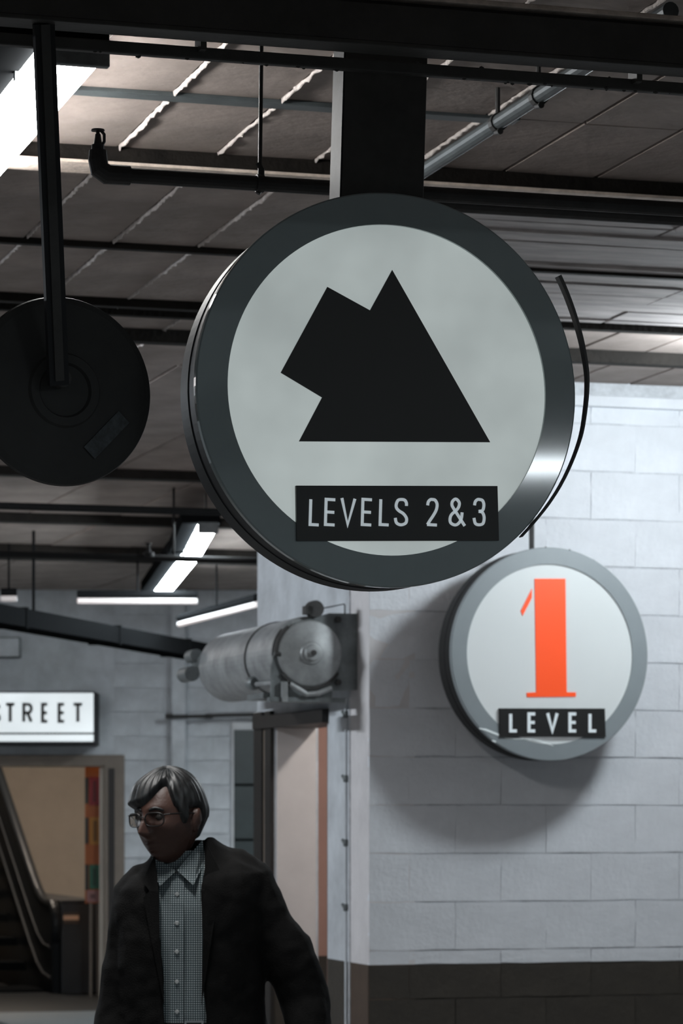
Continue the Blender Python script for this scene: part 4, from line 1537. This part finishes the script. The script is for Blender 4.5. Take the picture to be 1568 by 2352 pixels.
# collar: stand and two points
for sgn, pts in ((1, [(lx(410), 1.413), (lx(466), 1.492), (lx(474), 1.44), (lx(448), 1.375)]), (-1, [(lx(408), 1.412), (lx(352), 1.452), (lx(350), 1.42), (lx(372), 1.372)])):
    b = B()
    f_ = []
    for off in (0, .006):
        f_.append([b.verts.new((x, min(front_y(x, min(z, 1.46)) - .010, -.055) - (.012 if i in (0, 3) else -.01) + off, z)) for i, (x, z) in enumerate(pts)])
    b.faces.new(f_[0]); b.faces.new(list(reversed(f_[1])))
    for i in range(4):
        j = (i + 1) % 4
        b.faces.new((f_[0][i], f_[1][i], f_[1][j], f_[0][j]))
    bmesh.ops.recalc_face_normals(b, faces=b.faces)
    part('collar', b, M['shirt'], shirt)

# ---- jacket: open C-shaped shell with sleeves, merged and softened
JK = [(.76, .0, .01, .215, .150, -.075, .055), (.85, .0, .01, .212, .148, -.070, .050), (1.0, .0, .01, .200, .140, -.054, .046), (1.12, .0, .01, .198, .138, -.060, .038),
      (1.25, .0, .01, .202, .140, -.070, .034), (1.34, .005, .01, .208, .132, -.074, .033), (1.385, .008, .01, .202, .120, -.076, .034), (1.415, .006, .012, .170, .105, -.080, .036),
      (1.440, -.002, .014, .125, .092, -.086, .040), (1.462, -.010, .014, .096, .082, -.090, .046), (1.485, -.020, .014, .082, .076, -.088, .052)]
b = B()
NO = 56
outer, inner = [], []
for (z, cx, cy, rx, ry, g0, g1) in JK:
    fa = math.asin(max(-1, min(1, (g1 - cx) / rx)))
    fb = 2 * math.pi + math.asin(max(-1, min(1, (g0 - cx) / rx)))
    fa, fb = fa * 1.0, fb
    tl = .14 * smooth01(1.15, 1.40, z)
    outer.append([b.verts.new(p) for p in ring_pts(z, cx, cy, rx, ry, NO, fa, fb, tl, 2.2)])
    inner.append([b.verts.new(p) for p in ring_pts(z, cx, cy, rx - .017, ry - .017, NO, fa + .0, fb, tl, 2.2)])
for i in range(len(JK) - 1):
    for k in range(NO - 1):
        b.faces.new((outer[i][k], outer[i][k + 1], outer[i + 1][k + 1], outer[i + 1][k]))
        b.faces.new((inner[i][k + 1], inner[i][k], inner[i + 1][k], inner[i + 1][k + 1]))
    b.faces.new((outer[i][0], outer[i + 1][0], inner[i + 1][0], inner[i][0]))
    b.faces.new((outer[i + 1][-1], outer[i][-1], inner[i][-1], inner[i + 1][-1]))
for row, flip in ((0, 1), (len(JK) - 1, 0)):
    for k in range(NO - 1):
        q = (outer[row][k], outer[row][k + 1], inner[row][k + 1], inner[row][k])
        b.faces.new(q if not flip else tuple(reversed(q)))
tube(b, [(.070, .012, 1.425), (.110, .012, 1.412), (.145, .012, 1.385), (.172, .014, 1.33), (.212, .018, 1.265), (.248, .022, 1.20), (.285, .025, 1.125), (.306, .02, 1.06), (.313, -.02, .98), (.314, -.075, .885)],
     [.045, .062, .073, .073, .062, .077, .070, .070, .060, .048], 20)
tube(b, [(-.075, .012, 1.395), (-.115, .012, 1.375), (-.140, .012, 1.345), (-.147, .014, 1.27), (-.158, .018, 1.18), (-.175, .022, 1.09), (-.190, .012, 1.02), (-.200, -.01, .94), (-.205, -.035, .875)],
     [.045, .058, .068, .069, .068, .066, .064, .056, .048], 20)
bmesh.ops.recalc_face_normals(b, faces=b.faces)
me = bpy.data.meshes.new('tmp_jacket'); b.to_mesh(me); b.free()
o = bpy.data.objects.new('tmp', me); COL.objects.link(o)
rm = o.modifiers.new('r', 'REMESH'); rm.mode = 'VOXEL'; rm.voxel_size = 0.0062
sm = o.modifiers.new('s', 'SMOOTH'); sm.factor = .5; sm.iterations = 4
tex = bpy.data.textures.new('folds', 'CLOUDS'); tex.noise_scale = .11; tex.noise_depth = 2
dm = o.modifiers.new('d', 'DISPLACE'); dm.texture = tex; dm.strength = .022; dm.mid_level = .5; dm.texture_coords = 'LOCAL'
jacket = bake(o, 'jacket', M['cloth'], label if False else True)
jacket['label'] = 'black open suit jacket'
# lapels lying on the jacket front
for sgn, pts in ((1, [(.052, 1.475), (.088, 1.40), (.066, 1.372), (.080, 1.352), (.060, 1.22), (.036, 1.06), (.040, 1.24), (.034, 1.36)]),
                 (-1, [(-.088, 1.455), (-.118, 1.385), (-.10, 1.36), (-.116, 1.342), (-.092, 1.22), (-.060, 1.06), (-.072, 1.24), (-.076, 1.36)])):
    b = B()
    f_ = []
    for off in (-.026, -.018):
        f_.append([b.verts.new((x, front_y(x * .8, min(z, 1.43)) + off - .006, z)) for x, z in pts])
    b.faces.new(f_[0]); b.faces.new(list(reversed(f_[1])))
    for i in range(len(pts)):
        j = (i + 1) % len(pts)
        b.faces.new((f_[0][i], f_[1][i], f_[1][j], f_[0][j]))
    bmesh.ops.recalc_face_normals(b, faces=b.faces)
    part('lapel', b, M['cloth'], jacket)

# ---- trousers, belt, shoes
tv = [(0, .01, 1.02), (0, .0, .93), (.088, 0, .86), (.10, -.03, .50), (.105, .125, .13), (-.088, 0, .86), (-.10, -.13, .51), (-.105, -.165, .13)]
o = skin_obj(tv, [(0, 1), (1, 2), (2, 3), (3, 4), (1, 5), (5, 6), (6, 7)], [(.155, .105), (.16, .11), .098, .075, .062, .098, .075, .062], 0, 2)
bake(o, 'trousers', M['cloth_trouser'])
b = B()
ro, ri_ = ring_pts(1.0, 0, .01, .172, .119, 49), ring_pts(1.0, 0, .01, .160, .108, 49)
prev = None
for k in range(49):
    ring = [b.verts.new(ro[k] + Vector((0, 0, -.016))), b.verts.new(ro[k] + Vector((0, 0, .016))), b.verts.new(ri_[k] + Vector((0, 0, .016))), b.verts.new(ri_[k] + Vector((0, 0, -.016)))]
    if prev:
        for i in range(4):
            b.faces.new((prev[i], prev[(i + 1) % 4], ring[(i + 1) % 4], ring[i]))
    prev = ring
bmesh.ops.recalc_face_normals(b, faces=b.faces)
belt = part('belt', b, M['leather'], man)
b = B()
loop = [(-.022, -.016), (.022, -.016), (.022, .016), (-.022, .016), (-.022, -.016)]
ribbon(b, loop, .0025, -.004, .003)
part('buckle', b, M['metal'], belt, loc=(lx(450), -.116, 1.004))
for (an, toe) in (((.105, .15, .055), (.112, -.06, .040)), ((-.105, -.15, .050), (-.118, -.37, .040))):
    a, t = Vector(an), Vector(toe)
    d = t - a
    o = skin_obj([tuple(a), tuple(a + d * .35 + Vector((0, 0, .004))), tuple(a + d * .75), tuple(t), tuple(a + Vector((0, 0, .06)))], [(0, 1), (1, 2), (2, 3), (0, 4)],
                 [(.042, .045), (.042, .042), (.045, .034), (.030, .026), .045], 0, 2)
    sh_o = bake(o, 'shoe', M['leather'])
    mn = min(v_.co.z for v_ in sh_o.data.vertices)
    sh_o.location.z = -mn + .001
    lowest = mn
